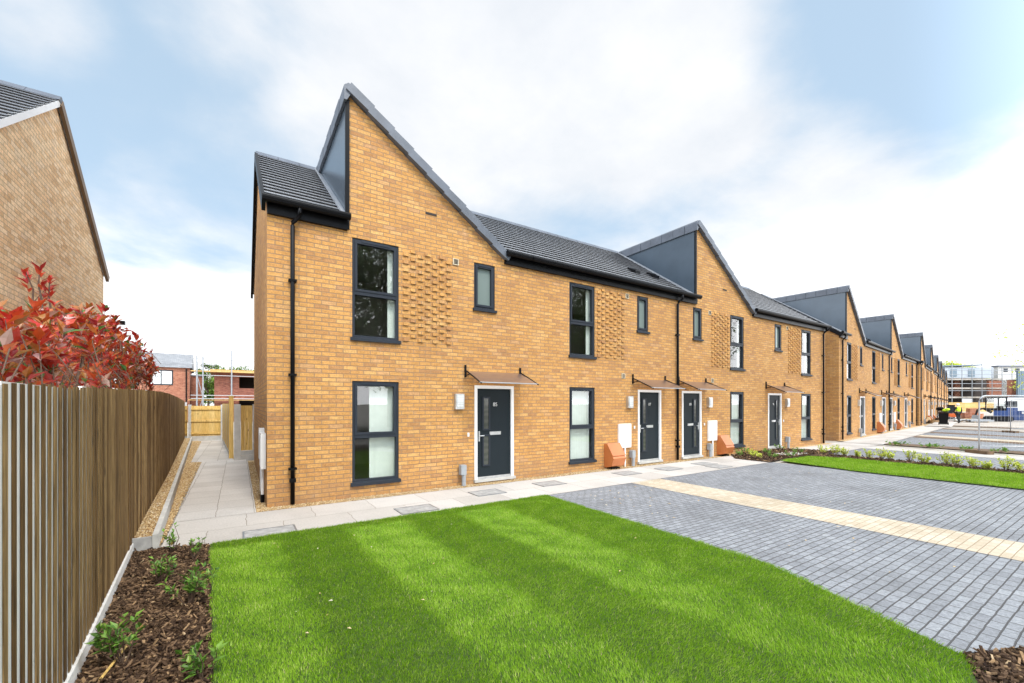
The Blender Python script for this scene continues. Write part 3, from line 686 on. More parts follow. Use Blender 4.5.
sheet('driveway_strip', [(20.3,6.39),(21.6,6.42),(20.7,-4.9),(19.4,-4.9)], .001, M['slab'])
sheet('planting_bed', [(22.9,6.5),(24.1,6.6),(22.9,-2),(21.8,-2)], .006, M['mud'])
sheet('driveway', [(24.15,6.6),(29.0,7.1),(26.4,-4.9),(22.9,-4.9)], -.002, M['sett'])
sheet('bare_strip', [(29.1,7.1),(30.3,7.2),(27.4,-2),(26.3,-2)], .004, M['mud'])
sheet('driveway_strip', [(30.35,7.2),(31.7,7.35),(28.9,-2),(27.45,-2)], .004, M['tan'])
sheet('bare_strip', [(34.4,7.6),(35.6,7.8),(32.7,-2),(31.4,-2)], .004, M['mud'])
sheet('driveway', [(31.75,7.5),(34.3,7.6),(31.3,-3),(28.95,-3)], .002, M['sett'])
sheet('bare_strip', [(40.1,8.3),(41.4,8.5),(38.6,-2),(37.1,-2)], .004, M['mud'])
sheet('driveway', [(35.7,7.8),(40,8.3),(37,-3),(32.7,-3)], .002, M['sett'])
sheet('bare_strip', [(46.1,9.0),(47.8,9.2),(45,-2),(43.1,-2)], .004, M['mud'])

# inspection covers let into the slabs
cov = [(.36,6.47,'beside the lawn corner and the side path'),(2.43,6.60,'by the lawn edge below the first ground window'),(4.03,7.10,'in front of the door numbered 85'),(5.60,7.18,'between the first door and the second ground window'),
       (8.04,7.22,'in front of the first terracotta meter box'),(9.50,7.10,'in front of the second door'),(11.15,7.15,'in front of the third door'),(11.0,6.62,'at the pavement edge where the grey blocks begin')]
for x, y, t in cov:
    e = empty('inspection_cover', (x,y,.001), 0, 'grey slab cover ' + t, 'inspection cover', 'inspection covers in the pavement')
    m = MB(); m.box(-.29,.29,-.20,.20,.0,.007); m.build('infill', M['cover'], e)
    m = MB(); m.box(-.31,-.291,-.22,.22,0,.009); m.box(.291,.31,-.22,.22,0,.009); m.box(-.29,.29,-.22,-.201,0,.009); m.box(-.29,.29,.201,.22,0,.009); m.build('frame', M['galv'], e)

def in_poly(px, py, poly):
    inside = np.zeros(len(px), bool); n = len(poly)
    for i in range(n):
        x0, y0 = poly[i]; x1, y1 = poly[(i+1) % n]
        c = ((y0 > py) != (y1 > py)) & (px < (x1-x0)*(py-y0)/((y1-y0) or 1e-9) + x0); inside ^= c
    return inside
def tri_mesh(name, v, f, tone, mat, label=None, cat=None):
    me = bpy.data.meshes.new(name); nv, nf = len(v), len(f); k = f.shape[1]
    me.vertices.add(nv); me.vertices.foreach_set('co', v.astype(np.float32).ravel()); me.loops.add(nf*k); me.loops.foreach_set('vertex_index', f.astype(np.int32).ravel())
    me.polygons.add(nf); me.polygons.foreach_set('loop_start', np.arange(0, nf*k, k, dtype=np.int32)); me.update(calc_edges=True); me.materials.append(mat)
    a = me.attributes.new('tone', 'FLOAT', 'FACE'); a.data.foreach_set('value', tone.astype(np.float32))
    o = bpy.data.objects.new(name, me); COL.objects.link(o); o['kind'] = 'stuff'
    if label: o['label'] = label; o['category'] = cat
    return o
def grass(name, poly, dens, h, width, label, z0=.014, stripes=True):
    xs = [p[0] for p in poly]; ys = [p[1] for p in poly]; n = int((max(xs)-min(xs))*(max(ys)-min(ys))*dens)
    x = RNG.uniform(min(xs), max(xs), n); y = RNG.uniform(min(ys), max(ys), n)
    ex = RNG.normal(0, .016, n)+.02*np.sin(y*9+np.sin(y*23)); ey = RNG.normal(0, .016, n)+.02*np.sin(x*8+np.sin(x*21))
    k = in_poly(x+ex, y+ey, poly); x, y = x[k], y[k]; n = len(x)
    s = np.zeros(n)
    cl = np.sin(x*7.1+np.sin(y*5.3)*2)*np.sin(y*6.3+np.sin(x*4.1)*2)          # uneven growth
    if stripes:
        xx = x - .04*(5.9-y) + .015*np.sin(y*3.1) + RNG.normal(0,.02,n)
        s = np.tanh(5.0*np.cos(np.pi*xx/.8)); s = np.where(y > 5.98, -1.0, s); s = np.where(x > 4.45, -1.0, s)
    L = h*RNG.uniform(.6, 1.25, n)*(1+.16*cl); a = RNG.uniform(0, 2*np.pi, n)
    lean = RNG.uniform(.15, .75, n)
    dx = np.cos(a)*lean; dy = np.sin(a)*lean + s*.47*(1+.2*cl)
    wv = width*RNG.uniform(.7, 1.3, n); b = RNG.uniform(0, 2*np.pi, n); bx, by = np.cos(b)*wv/2, np.sin(b)*wv/2
    z = np.full(n, z0); P0 = np.stack([x-bx, y-by, z], 1); P1 = np.stack([x+bx, y+by, z], 1)
    nl = np.sqrt(1+dx*dx+dy*dy); P2 = np.stack([x+dx*L/nl, y+dy*L/nl, z+L/nl], 1)
    v = np.concatenate([P0,P1,P2], 1).reshape(-1,3); f = np.arange(n*3).reshape(n,3)
    tone = np.clip(.45+.13*cl+RNG.normal(0,.22,n), 0, .95); tone[RNG.random(n) < .012] = 1.0
    return tri_mesh(name, v, f, tone, M['grass'], label, 'grass')
LV = [(-.28,6.30),(4.82,6.28),(4.74,2.25),(4.10,.74),(3.76,.62),(3.3,.55),(1.5,1.3),(-.08,2.2),(-.12,3.1)]
grass('lawn_grass', LV, 17000, .030, .0044, 'bright green striped lawn in front of the first houses')
grass('verge_grass', [(13.55,6.25),(15.4,6.25),(15.75,5.4),(15.8,0),(13.05,0),(13.05,4.2)], 4500, .05, .008, 'narrow green grass verge beside the lime shrubs', .018, False)

def chips(name, poly, n, size, mat, z, label, cat, flat=.35):
    xs = [p[0] for p in poly]; ys = [p[1] for p in poly]
    x = RNG.uniform(min(xs), max(xs), n*3); y = RNG.uniform(min(ys), max(ys), n*3); k = np.nonzero(in_poly(x, y, poly))[0][:n]; mb = MB()
    for i in k:
        a = RNG.uniform(0, 6.28); t = RNG.normal(0, flat); l = size*RNG.uniform(.4, 1.5); wd = size*RNG.uniform(.15, .4); th = size*.09
        d = Vector((math.cos(a)*math.cos(t), math.sin(a)*math.cos(t), math.sin(t))); u = Vector((-math.sin(a), math.cos(a), RNG.normal(0,.3))).normalized()
        mb.obox((x[i],y[i],z+RNG.uniform(0,.02)+abs(math.sin(t))*l*.3), d*l/2, u*wd/2, d.cross(u).normalized()*th, float(np.clip(RNG.beta(1.3,1.6),0,1)))
    o = mb.build(name, mat); tag(o, label, cat, kind='stuff'); return o
chips('bark_mulch', [(-.93,2.6),(-.10,2.6),(-.14,3.1),(-.30,6.28),(-.86,6.42),(-1.02,6.40)], 9500, .043, M['chip'], .006, 'brown bark chips between the old fence and the lawn', 'mulch')
chips('bark_mulch', [(3.5,-.4),(5.15,-.4),(5.15,.29),(4.5,.56),(4.12,.74),(3.78,.60),(3.5,.3)], 3000, .055, M['chip'], .006, 'brown bark chips at the outer corner of the lawn', 'mulch')
chips('bark_mulch', [(13.0,6.34),(13.0,7.3),(13.9,7.95),(17.4,7.95),(17.7,7.3),(18.2,6.3),(15.2,6.45)], 1600, .08, M['chip'], .01, 'brown bark chips in the bed before the third and fourth doors', 'mulch')
chips('bark_mulch', [(15.4,6.3),(16.75,6.3),(16.7,0),(15.8,0),(15.78,5.4)], 1500, .08, M['chip'], .006, 'brown bark chips under the row of lime shrubs', 'mulch')
def stones(name, poly, n, size, z, label):
    xs = [p[0] for p in poly]; ys = [p[1] for p in poly]
    x = RNG.uniform(min(xs), max(xs), n*12); y = RNG.uniform(min(ys), max(ys), n*12); k = np.nonzero(in_poly(x, y, poly))[0][:n]; m = len(k)
    oc = np.array([(1,0,0),(-1,0,0),(0,1,0),(0,-1,0),(0,0,1),(0,0,-1)], float); fc = np.array([(0,2,4),(2,1,4),(1,3,4),(3,0,4),(2,0,5),(1,2,5),(3,1,5),(0,3,5)])
    sc = size*RNG.uniform(.5,1.3,(m,1,3))*np.array([1,1,.7]); v = oc[None]*sc + RNG.normal(0,size*.15,(m,6,3)); v = v + np.stack([x[k],y[k],np.full(m,z)+RNG.uniform(0,.006,m)],1)[:,None]
    f = (fc[None]+np.arange(m)[:,None,None]*6).reshape(-1,3)
    return tri_mesh(name, v.reshape(-1,3), f, np.repeat(RNG.random(m),8), M['stone'], label, 'gravel')
stones('gravel', [(.25,7.79),(5.6,7.79),(5.6,8.02),(.40,8.02)], 5200, .010, .003, 'golden gravel strip along the foot of the front walls')
stones('gravel', [(5.6,7.79),(12.9,7.79),(12.9,8.02),(5.6,8.02)], 3500, .012, .003, 'golden gravel strip under the second and third ground windows')
stones('gravel', [(.25,8.02),(.39,8.02),(.39,14.5),(.25,14.5)], 2500, .010, .003, 'golden gravel along the side wall with the white cupboard')
stones('gravel', [(-.79,6.50),(-.78,7.0),(-.90,15.4),(-1.155,15.5),(-1.4,24.0),(-1.75,24.0)], 7000, .012, -.002, 'golden gravel between the pale path and the low concrete edging')
stones('gravel', [(-.86,6.52),(-1.82,24.0),(-2.0,24.0),(-1.30,12.2),(-1.00,6.52)], 6000, .012, .132, 'raised golden gravel between the old fence and the low edging')
e = MB(); a, b = Vector((-.815,6.45,.03)), Vector((-1.80,24.5,.03)); d_ = (b-a).normalized(); sd_ = d_.cross(Vector((0,0,1)))
for i in range(20):
    p = a+(b-a)*((i+.5)/20); e.obox(p+Vector((0,0,.03)), d_*((b-a).length/40-.003), sd_*.028, (0,0,.115))
ed = empty('edging_boards', (0,0,0), 0, 'low concrete edging holding back the gravel beside the pale path', 'edging'); e.build('long_edging', M['concrete'], ed)
e = MB(); e.box(-1.02,-.846,6.42,6.465,-.03,.16); e.build('end_board', M['cover'], ed)

# ------------------------------------------------------------------ fences
FX = [(-.5,-3.0),(-.84,3.63),(-.92,4.90),(-1.08,7.42),(-1.32,12.19),(-2.08,24.88)]
HT = [(-3,1.78),(2.48,1.793),(2.97,1.803),(3.75,1.816),(5.5,1.853),(8.46,1.915),(10.2,1.94),(12.9,1.947),(17.4,1.918),(23.5,1.84),(25,1.80)]
def lerp(t, tab):
    for (a, b), (c, d) in zip(tab, tab[1:]):
        if t <= c: return b+(d-b)*(t-a)/(c-a)
    return tab[-1][1]
fx = lambda y: lerp(y, [(b,a) for a,b in FX])
fen = empty('old_fence', (-.7,2,0), 0, 'tall weathered brown board fence with white gaps, running beside the bark bed', 'fence')
inv = Matrix.Translation((.7,-2,0))
bd = MB(); y = -1.0; i = 0
while y < 24.7:
    wd = lerp(y, [(-3,.040),(2.3,.042),(3.6,.056),(5,.072),(7,.090),(25,.096)])*random.uniform(.9,1.1); th = .0022 + .004*(y > 6)*(i % 2)
    yc = y + .05; x = fx(yc); h = lerp(yc, HT) + random.uniform(-.006,.006); sl = (fx(yc+.1)-fx(yc-.1))/.2; d_ = Vector((sl,1,0)).normalized(); n_ = Vector((d_.y,-d_.x,0))
    c = Vector((x,yc,0)) - n_*(.0080-th-random.uniform(0,.0008)); zb = .12 + (.0 if y < 7 else -.06)
    c.z = (h+zb)/2; bd.obox(inv @ c, d_*wd/2, n_*th, (0,0,(h-zb)/2), random.random()); y += .1; i += 1
bd.build('boards', M['old_wood'], fen)
bk = MB(); gbm = MB(); rl = MB(); y = -3.0
while y < 24.7:
    y2 = y + 1.38; a, b = Vector((fx(y),y,0)), Vector((fx(y2),y2,0)); d_ = (b-a).normalized(); n_ = Vector((d_.y,-d_.x,0)); m_ = (a+b)/2; L = (b-a).length/2
    h = lerp((y+y2)/2, HT) - .008
    bk.obox(inv @ (m_ - n_*.0185 + Vector((0,0,(h+.1)/2))), d_*L, n_*.010, (0,0,(h-.1)/2))
    gbm.obox(inv @ (m_ - n_*.0 + Vector((0,0,.03))), d_*(L-.002), n_*.013, (0,0,.085)); y = y2
bk.build('backing_panel', M['white'], fen); gbm.build('gravel_board', M['limewash'], fen)

def panel_fence(name, p0, p1, h, label, gb=.22, back=True, posts=True, wood='new_wood'):
    a, b = Vector((*p0,0)), Vector((*p1,0)); d_ = (b-a).normalized(); L = (b-a).length; e = empty(name, a, math.atan2(d_.y,d_.x), label, 'fence')
    m = MB(); m.box(.05,L-.05,-.025,.025,-.03,gb); m.build('gravel_board', M['concrete'], e)
    m = MB(); x = .05
    while x < L-.06: m.box(x, min(x+.098,L-.05), .0, .014+.006*random.random(), gb+.002, h, random.random()); x += .1
    m.build('boards', M[wood], e)
    if back:
        for z in (gb+.12, (gb+h)/2, h-.15):
            m = MB(); m.box(.05,L-.05,-.042,-.002,z-.035,z+.035,random.random()); m.build('rail', M[wood], e)
    if posts:
        for x in (0, L):
            m = MB(); m.box(x-.05,x+.05,-.06,.05,-.03,h+.06); m.build('post', M['concrete'], e)
    return e
panel_fence('garden_fence', (-1.86,24.45), (-.62,24.2), 1.62, 'fresh yellow timber fence panel closing the far end of the side path')
panel_fence('garden_fence', (-2.6,24.95), (-1.93,24.7), 1.62, 'short fresh timber panel between the old fence and the concrete post', posts=False)
sf = empty('garden_fence', (-.18,16.0,0), math.atan2(7.9,-.42), 'fresh closeboard side fence with pale posts, seen edge on along the path', 'fence')
m = MB(); x = .1
while x < 7.8: m.box(x,x+.098,-.008,.008+.006*random.random(),.12,1.72,random.random()); x += .1
m.build('boards', M['new_wood'], sf)
m = MB(); m.box(.08,7.85,-.02,.02,-.03,.118); m.build('gravel_board', M['concrete'], sf)
for x in (1.6,3.2,4.8,6.4):
    m = MB(); m.box(x-.03,x+.03,.015,.021,-.03,1.70); m.build('post', M['concrete'], sf)
m = MB(); m.box(-.05,.07,-.06,.06,-.03,1.93); m.prism([(-.06,-.07,1.931),(.08,-.07,1.931),(.08,.07,1.931),(-.06,.07,1.931)],(0,0,.03)); m.build('gate_post', M['new_wood'], sf)
gp = empty('garden_gate', (-.08,15.42,0), 0, 'narrow timber panel between pale concrete posts at the back corner of the first house', 'fence')
for a, b in ((-.02,.15),(.46,.56)):
    m = MB(); m.box(a,b,-.06,.06,-.03,1.70); m.build('post', M['concrete'], gp)
m = MB(); x = .155
while x < .44: m.box(x,min(x+.098,.455),-.01,.012,.28,1.66,random.random()); x += .1
m.build('boards', M['new_wood'], gp)
m = MB(); m.box(.152,.458,-.02,.02,-.03,.12); m.box(.152,.458,-.024,.024,.14,.27); m.build('gravel_board', M['concrete'], gp)

# ------------------------------------------------------------------ plants
def frame_of(d):
    d = Vector(d).normalized(); u = d.cross(Vector((0,0,1)) if abs(d.z) < .95 else Vector((1,0,0))).normalized(); return d, u, d.cross(u)
def rosette(lv, st, base, tip, n, L, tones, r=.006, spread=.75, wr=.32):
    base, tip = Vector(base), Vector(tip); st.tube([base, (base+tip)/2 + Vector((random.gauss(0,.02),random.gauss(0,.02),0)), tip], [r*1.3,r,r*.5], 5); d, u, w_ = frame_of(tip-base)
    for i in range(n):
        t = random.uniform(.35,1.0); a = i*2.4+random.uniform(-.4,.4); k = spread*(1.25-.5*t); p = base.lerp(tip,t)
        dd = d*random.uniform(.45,1.0)+(u*math.cos(a)+w_*math.sin(a))*k; lv.leaf(p, dd, d, L*random.uniform(.65,1.2), L*wr*random.uniform(.8,1.2), tones())
def pht():
    q = random.random()
    return random.uniform(0,.62) if q < .66 else random.uniform(.62,.82) if q < .84 else random.uniform(.85,.92) if q < .95 else random.uniform(.96,1)
e = empty('photinia_bush', (-2.0,9,0), 0, 'large red leaved bush rising behind the old fence', 'bush'); inv = Matrix.Translation((2.0,-9,0))
lv, st = MB(), MB(); top = [(3.0,2.1),(4.2,2.25),(5.0,2.45),(6.0,2.66),(7.0,2.82),(8.4,2.80),(10.1,2.66),(12,2.5),(14.2,2.36),(15,2.1)]
for i in range(680):
    y = random.uniform(3.6,11.8); x = fx(y)-.18-abs(random.gauss(0,.55)); zt = lerp(y, top); ztip = min(zt+random.gauss(0,.08), 1.55 + (zt-1.55)*random.random()**.55+.08)
    tip = Vector((x+random.gauss(0,.06), y+random.gauss(0,.06), ztip)); base = tip + Vector((random.gauss(0,.10),random.gauss(0,.10),-random.uniform(.22,.4)))
    rosette(lv, st, inv @ base, inv @ tip, random.randint(9,13), .12, pht, .0035, .8, .45)
for (y, x, z) in ((7.0,-1.9,3.28),(7.1,-1.85,3.18),(6.85,-1.98,3.20),(7.2,-1.9,3.08),(8.5,-1.95,3.05),(8.8,-1.9,2.95),(8.2,-2.0,2.98),(5.9,-1.95,2.85),(10.2,-1.95,2.85)):
    tip = Vector((x,y,z)); base = tip + Vector((random.gauss(0,.06),random.gauss(0,.06),-.42)); rosette(lv, st, inv @ base, inv @ tip, 14, .13, lambda: random.uniform(0,.45), .009)
    st.tube([inv @ base, inv @ (base+Vector((0,0,-.6)))], .008, 5)
for i in range(26):
    y = random.uniform(4,12.8); x = fx(y)-.55; p = Vector((x,y,0)); st.tube([inv @ p, inv @ (p+Vector((random.gauss(0,.2),random.gauss(0,.2),1.3))), inv @ (p+Vector((random.gauss(0,.3),random.gauss(0,.3),2.2)))], [.018,.012,.006], 6)
lv.build('foliage', M['photinia'], e); st.build('stems', M['stem'], e)

def small_plant(x, y, h, r, nst, nl, L, mat, label, group=None, name='young_shrub', tones=None, cat='shrub', z=.01, wr=.42):
    e = empty(name, (x,y,z), 0, label, cat, group); lv, st = MB(), MB(); tones = tones or (lambda: random.random()*.9)
    for i in range(nst):
        a = random.uniform(0,6.28); rr = r*random.uniform(.2,1); tip = Vector((math.cos(a)*rr, math.sin(a)*rr, h*random.uniform(.55,1))); base = Vector((math.cos(a)*rr*.15, math.sin(a)*rr*.15, 0))
        rosette(lv, st, base, tip, nl, L, tones, .0035, .9, wr)
    lv.build('foliage', M[mat], e); st.build('stems', M['stem'], e); return e
grp = 'young green shrubs in the bark bed'
def gp_(px,py): return G(px,py,.01)
for px, py, h, r, ns, nl, L, lab in ((124,664,.30,.17,7,9,.062,'young shrub with bright upright leaves by the fence foot and the pale stick'),
        (158,584,.26,.15,8,9,.05,'bushy young shrub beside the old fence, midway along the bark bed'), (189,605,.32,.20,9,10,.06,'widest young shrub in the bark bed, bronze tipped, near the lawn edge'),
        (172,553,.30,.10,4,7,.055,'thin leggy young shrub by the end of the concrete edging'), (193,560,.22,.10,5,7,.05,'small young shrub at the back of the bark bed where the slabs begin'),
        (204,680,.22,.14,5,8,.06,'low young shrub against the lawn edge at the front of the bark bed')):
    x, y = gp_(px,py); small_plant(x,y,h*1.1,r,ns+2,nl+2,L*1.15,'leaf',lab,grp, tones=lambda: random.random() if random.random() < .12 else random.uniform(.1,.88))
m = MB(); x, y = gp_(100,683); x2, y2 = gp_(126,654); m.tube([(x,y,.03),(x2,y2,.06)], .008, 6); tag(m.build('twig', M['new_wood']), 'pale bare stick lying on the bark at the front of the bed', 'stick')
grp = 'lime green shrubs along the grass verge'
lp = [(346,178),(388,184),(420,186),(463,190),(501,196),(543,196),(572,200),(640,202),(685,214),(757,219),(798,226),(852,229),(900,236),(962,240),(1012,248)]
names = ['first of the lime shrubs, beside the last house door end of the verge', 'second lime shrub from the houses, tall and loose', 'third lime shrub from the houses', 'fourth lime shrub from the houses, small', 'fifth lime shrub from the houses', 'sixth lime shrub from the houses, narrow', 'seventh lime shrub from the houses, touching the sixth', 'eighth lime shrub from the houses, with a gap on both sides', 'ninth lime shrub from the houses, low and wide', 'tenth lime shrub from the houses, bushy', 'eleventh lime shrub from the houses', 'twelfth lime shrub from the houses, tallest, near the steel fence foot', 'thirteenth lime shrub from the houses, small', 'fourteenth lime shrub from the houses, broad and leafy', 'last lime shrub of the verge at the edge of the view']
for (zx, zy), nm in zip(lp, names):
    px, py = 720+zx*304/1024, 400+(zy+8)*170/573; x, y = G(px,py-.3*0); x = min(max(x,16.0),16.6)
    v = ray(px,404); y = x*v[1]/v[0]
    s = random.uniform(.85,1.2)*(1.15 if 'tall' in nm or 'broad' in nm or 'bushy' in nm else .8 if 'small' in nm else 1)
    small_plant(x, y, .33*s, .16*s, 15, 10, .07, 'lime', nm, grp, tones=lambda: random.random(), wr=.5)
grp = 'low green plants in the bark bed by the houses'
for i, (px, py, lab) in enumerate(((725,452,'low green plant at the wall below the third house window'),(740,457,'low green plant in front of the terracotta meter box'),(753,456,'green plant in the middle of the bark bed, paler than its neighbours'),(757,459,'bright yellow green mound at the pavement side of the bark bed'),
        (768,455,'low green plant before the fourth door, left of the slab'),(779,450,'small plant against the wall just before the fourth door'),(772,459,'dark low plant on the outer edge of the bark bed'),(790,458,'low plant beside the stepping slab'),(799,454,'last green plant of the bark bed, by the grass verge'))):
    x, y = G(px,py); y = min(y,7.8); small_plant(x, y, .20, .20, 9, 8, .07, 'lime' if i in (2,3) else 'leaf', lab, grp, tones=lambda: random.uniform(.2,.85), wr=.5)
m = MB(); m.box(15.2,16.3,6.6,7.2,.0,.035); tag(m.build('stepping_slab', M['concrete']), 'pale slab set in the bark bed near the fourth door', 'slab')
grp = 'low plants in the far planting strip'
for i, (px, py) in enumerate(((893,446),(903,446),(926,448),(935,449),(968,451),(998,453))):
    x, y = G(px,py); small_plant(x, y, .16, .28, 8, 7, .09, 'leaf', 'low green plant, number %s from the houses in the strip beyond the second driveway' % ['one','two','three','four','five','six'][i], grp, tones=lambda: random.uniform(.3,.85), wr=.5)

def tree(name, x, y, h, cr, nclump, nleaf, L, mat, label, group=None, th=.18, zc=.62, flat=.8):
    e = empty(name, (x,y,0), 0, label, 'tree', group); lv, tr = MB(), MB()
    tr.tube([(0,0,-.1),(.05,.03,h*.3),(-.05,.08,h*.6),(.0,.0,h*.85)], [th,th*.75,th*.45,th*.15], 8)
    for i in range(nclump):
        a = random.uniform(0,6.28); q = random.random()**.5; ph = random.uniform(-1,1)
        c = Vector((math.cos(a)*cr*q*math.sqrt(max(0,1-ph*ph*.7)), math.sin(a)*cr*q*math.sqrt(max(0,1-ph*ph*.7)), h*zc + ph*h*(1-zc)*.95)); rr = cr*random.uniform(.16,.34); tn = random.uniform(.25,.75)
        if i % 2 == 0: tr.tube([(0,.03,h*random.uniform(.3,.6)), (c.x*.5,c.y*.5,(c.z+h*.5)/2), tuple(c)], [th*.3,th*.18,th*.05], 5)
        for k in range(nleaf):
            v = Vector((random.gauss(0,1),random.gauss(0,1),random.gauss(0,flat))); v = v.normalized()*rr*random.random()**.4
            lv.leaf(c+v, (random.gauss(0,1),random.gauss(0,1),random.gauss(-.2,.6)), (0,0,1), L*random.uniform(.7,1.3), L*.6, min(1,max(0,tn+random.gauss(0,.15)+.2*v.z/rr)))
    lv.build('crown', M[mat], e); tr.build('trunk', M['stem'], e); return e

# trees beyond the building site and across the road (the panes mirror those)
t_ = D(232,66); tree('broadleaf_tree', *t_, 7.0, 3.4, 70, 90, .42, 'tree_leaf', 'rounded green tree showing above the scaffolded red building')
t_ = D(208,60); tree('broadleaf_tree', *t_, 7.4, 1.8, 40, 80, .34, 'tree_leaf', 'narrow green tree behind the scaffold corner beside the red house')
t_ = D(258,70); tree('broadleaf_tree', *t_, 7.2, 3.2, 50, 80, .42, 'tree_leaf', 'green tree half hidden behind the corner of the first yellow house')
for i, (px, dd, h) in enumerate(((944,150,15.5),(962,158,15.0))):
    t_ = D(px,dd); tree('broadleaf_tree', *t_, h, 6.5, 90, 80, 1.1, 'lime', ['bright green treetop above the far terrace end', 'bright green treetop above the pale panelled site building'][i])
t_ = D(1048,27); tree('young_tree', *t_, 7.6, 2.1, 44, 22, .17, 'lime', 'thin leaved tree reaching into view above the steel fence', th=.09, zc=.66)
for i, (x, y, h, r) in enumerate(((3,-16,15,4.6),(10,-17,17,5.6),(19,-18,16.5,5.6),(28,-18,17,5.8),(38,-19,16,5.6),(50,-20,16,5.8))):
    tree('roadside_tree', x, y, h, r*1.1, 190, 130, .34, 'leaf', 'broad tree across the road, ' + ['opposite the first house','opposite the second house','opposite the third house','opposite the fourth house','past the fourth house','farthest along the road'][i], 'trees across the road', .22)

# ------------------------------------------------------------------ houses at the end of the side path
rb = empty('red_brick_house', (-3.85,50.3,0), R(3), 'red brick house with grey slate roof beyond the old fence', 'house')
m = MB(); m.box(-11,0,0,8,-.1,5.15); m.build('wall', M['red_brick'], rb)
m = MB(); m.face([(-11.2,-.25,5.10),(.2,-.25,5.10),(.2,4,6.75),(-11.2,4,6.75)]); m.face([(.2,8.25,5.10),(-11.2,8.25,5.10),(-11.2,4,6.75),(.2,4,6.75)]); m.face([(.2,-.25,5.1),(.2,8.25,5.1),(.2,4,6.75)]); m.build('roof', M['slate'], rb)
m = MB(); m.tube([(-.25,-.08,5.0),(-.25,-.08,0)], .06, 6); m.build('downpipe', M['black'], rb)
for x in (-2.08,-4.5,-7.0):
    m = MB(); m.box(x-.85,x+.85,-.03,-.004,3.45,4.85); fr = m.build('window', M['anth'], rb)
    m = MB(); m.box(x-.76,x-.04,-.04,-.031,3.55,4.75); m.box(x+.04,x+.76,-.04,-.031,3.55,4.75); m.build('pane', M['lens'], fr)
rb2 = empty('red_brick_house', (-3.7,55,0), R(3), 'thin slice of a lower red brick house just past the grey slate roof', 'house')
m = MB(); m.box(-3,.6,0,6,-.1,4.6); m.build('wall', M['red_brick'], rb2); m = MB(); m.box(-3.1,.7,-.1,6.1,4.601,4.75); m.build('roof', M['slate'], rb2)
pc = D(196,75); pz = empty('pale_house', (*pc,0), R(0), 'small pale house seen between the red house and the scaffold', 'house')
m = MB(); m.box(-1.6,1.6,0,5,-.1,4.2); m.build('wall', M['limewash'], pz); m = MB(); m.prism([(-1.8,-.2,4.201),(1.8,-.2,4.201),(1.8,2.5,5.4),(-1.8,2.5,5.4)],(0,.1,0)); m.build('roof', M['slate'], pz)
bx = empty('unfinished_brick_building', (-1.9,49.2,0), R(2), 'brown brick building shell with dark openings behind scaffolding', 'building')
m = MB()
xs = [0,2.0,3.9,5.3,7.2,11]; zs = [-.1,1.2,2.05,3.25,4.35,4.75]
for i in range(5):
    for j in range(5):
        if i in (1,3) and j in (1,3): continue
        m.box(xs[i],xs[i+1],0,.3,zs[j],zs[j+1])
m.box(0,.3,.301,7,-.1,4.75); m.build('wall', M['brown_brick'], bx)
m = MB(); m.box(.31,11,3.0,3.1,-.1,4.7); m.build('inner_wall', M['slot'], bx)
m = MB(); m.box(-.3,11.2,-.4,7.2,4.751,4.98); m.build('roof_deck', M['ply'], bx)
sc_ = empty('scaffolding', (-3.7,48.0,0), R(2), 'galvanised scaffold with board lifts around the brown brick shell', 'scaffold')
m = MB()
for x in (.55,1.0,3.2,5.6,8.0,11.5):
    m.tube([(x,0,0),(x,0,6.4+random.uniform(-.4,.5))], .06, 6); m.tube([(x,1.0,0),(x,1.0,5.6)], .05, 6)
m.build('standards', M['galv'], sc_)
m = MB()
for z in (2.2,2.5,4.35,5.35,5.85): m.tube([(.1,0,z),(12.5,0,z)], .032, 6)
m.tube([(.55,0,.4),(1.0,0,2.3)], .03, 6); m.tube([(1.0,0,2.3),(.55,0,4.4)], .03, 6); m.build('ledgers', M['galv'], sc_)
m = MB(); m.box(.1,12.5,.05,.95,4.70,4.78); m.build('scaffold_boards', M['ply'], sc_)
m = MB(); m.box(-.1,12,.05,.95,2.05,2.11); m.build('scaffold_boards', M['ply'], sc_)

# ------------------------------------------------------------------ building site at the far end of the street
def facing(px): return -YAW - math.atan((px-512)/423.3)
def at_depth(name, px, dep, label, cat, rz=None):
    x, y = D(px,dep); return empty(name, (x,y,0), -YAW if rz is None else rz, label, cat)   # built square to the street end
sb = at_depth('site_building', 924, 112, 'long unfinished building with pale panelled top floor and dark open storeys', 'building')
k = 112/423.3; ZP = lambda py: EYE + (404-py)*k
m = MB(); m.box(0,29,6,8,-.1,ZP(379)); m.build('wall', M['slot'], sb)  # near-black colour stands in for the shade inside the open storeys
m = MB()
for py in (379.0,388.0,397.0): m.box(-1,20.5,-.4,6,ZP(py)-.28,ZP(py)+.1)
m.build('floor_slab', M['bare'], sb)
m = MB(); m.box(0,19.5,1.0,5.9,ZP(377.8),ZP(367)); m.build('panelled_storey', M['zinc'], sb)
m = MB(); m.prism([(-.3,.5,ZP(367)),(16,.5,ZP(365.2)),(16,.5,ZP(364.2)),(-.3,.5,ZP(366))],(0,6,0)); m.build('roof_edge', M['bluegrey'], sb)
for a in (8.8,13.6):
    m = MB(); m.box(a-.9,a+.9,.93,.99,ZP(376.5),ZP(369)); m.build('window', M['bluegrey'], sb)
for a, b, z0, z1 in ((2.2,4.6,397.3,403),(9.6,12.4,397.3,403)):
    m = MB(); m.box(a,b,-.45,-.41,ZP(z1),ZP(z0+1.5)); m.build('white_board', M['white'], sb)
m = MB()
for a in (4.5,9,14): m.box(a-.8,a+.8,4.9,5.9,ZP(397),ZP(379.5))
m.build('brick_pier', M['red_brick'], sb)
m = MB(); m.box(17,20.5,-.2,.4,ZP(396.5),ZP(380.5)); m.build('brick_panel', M['red_brick'], sb)
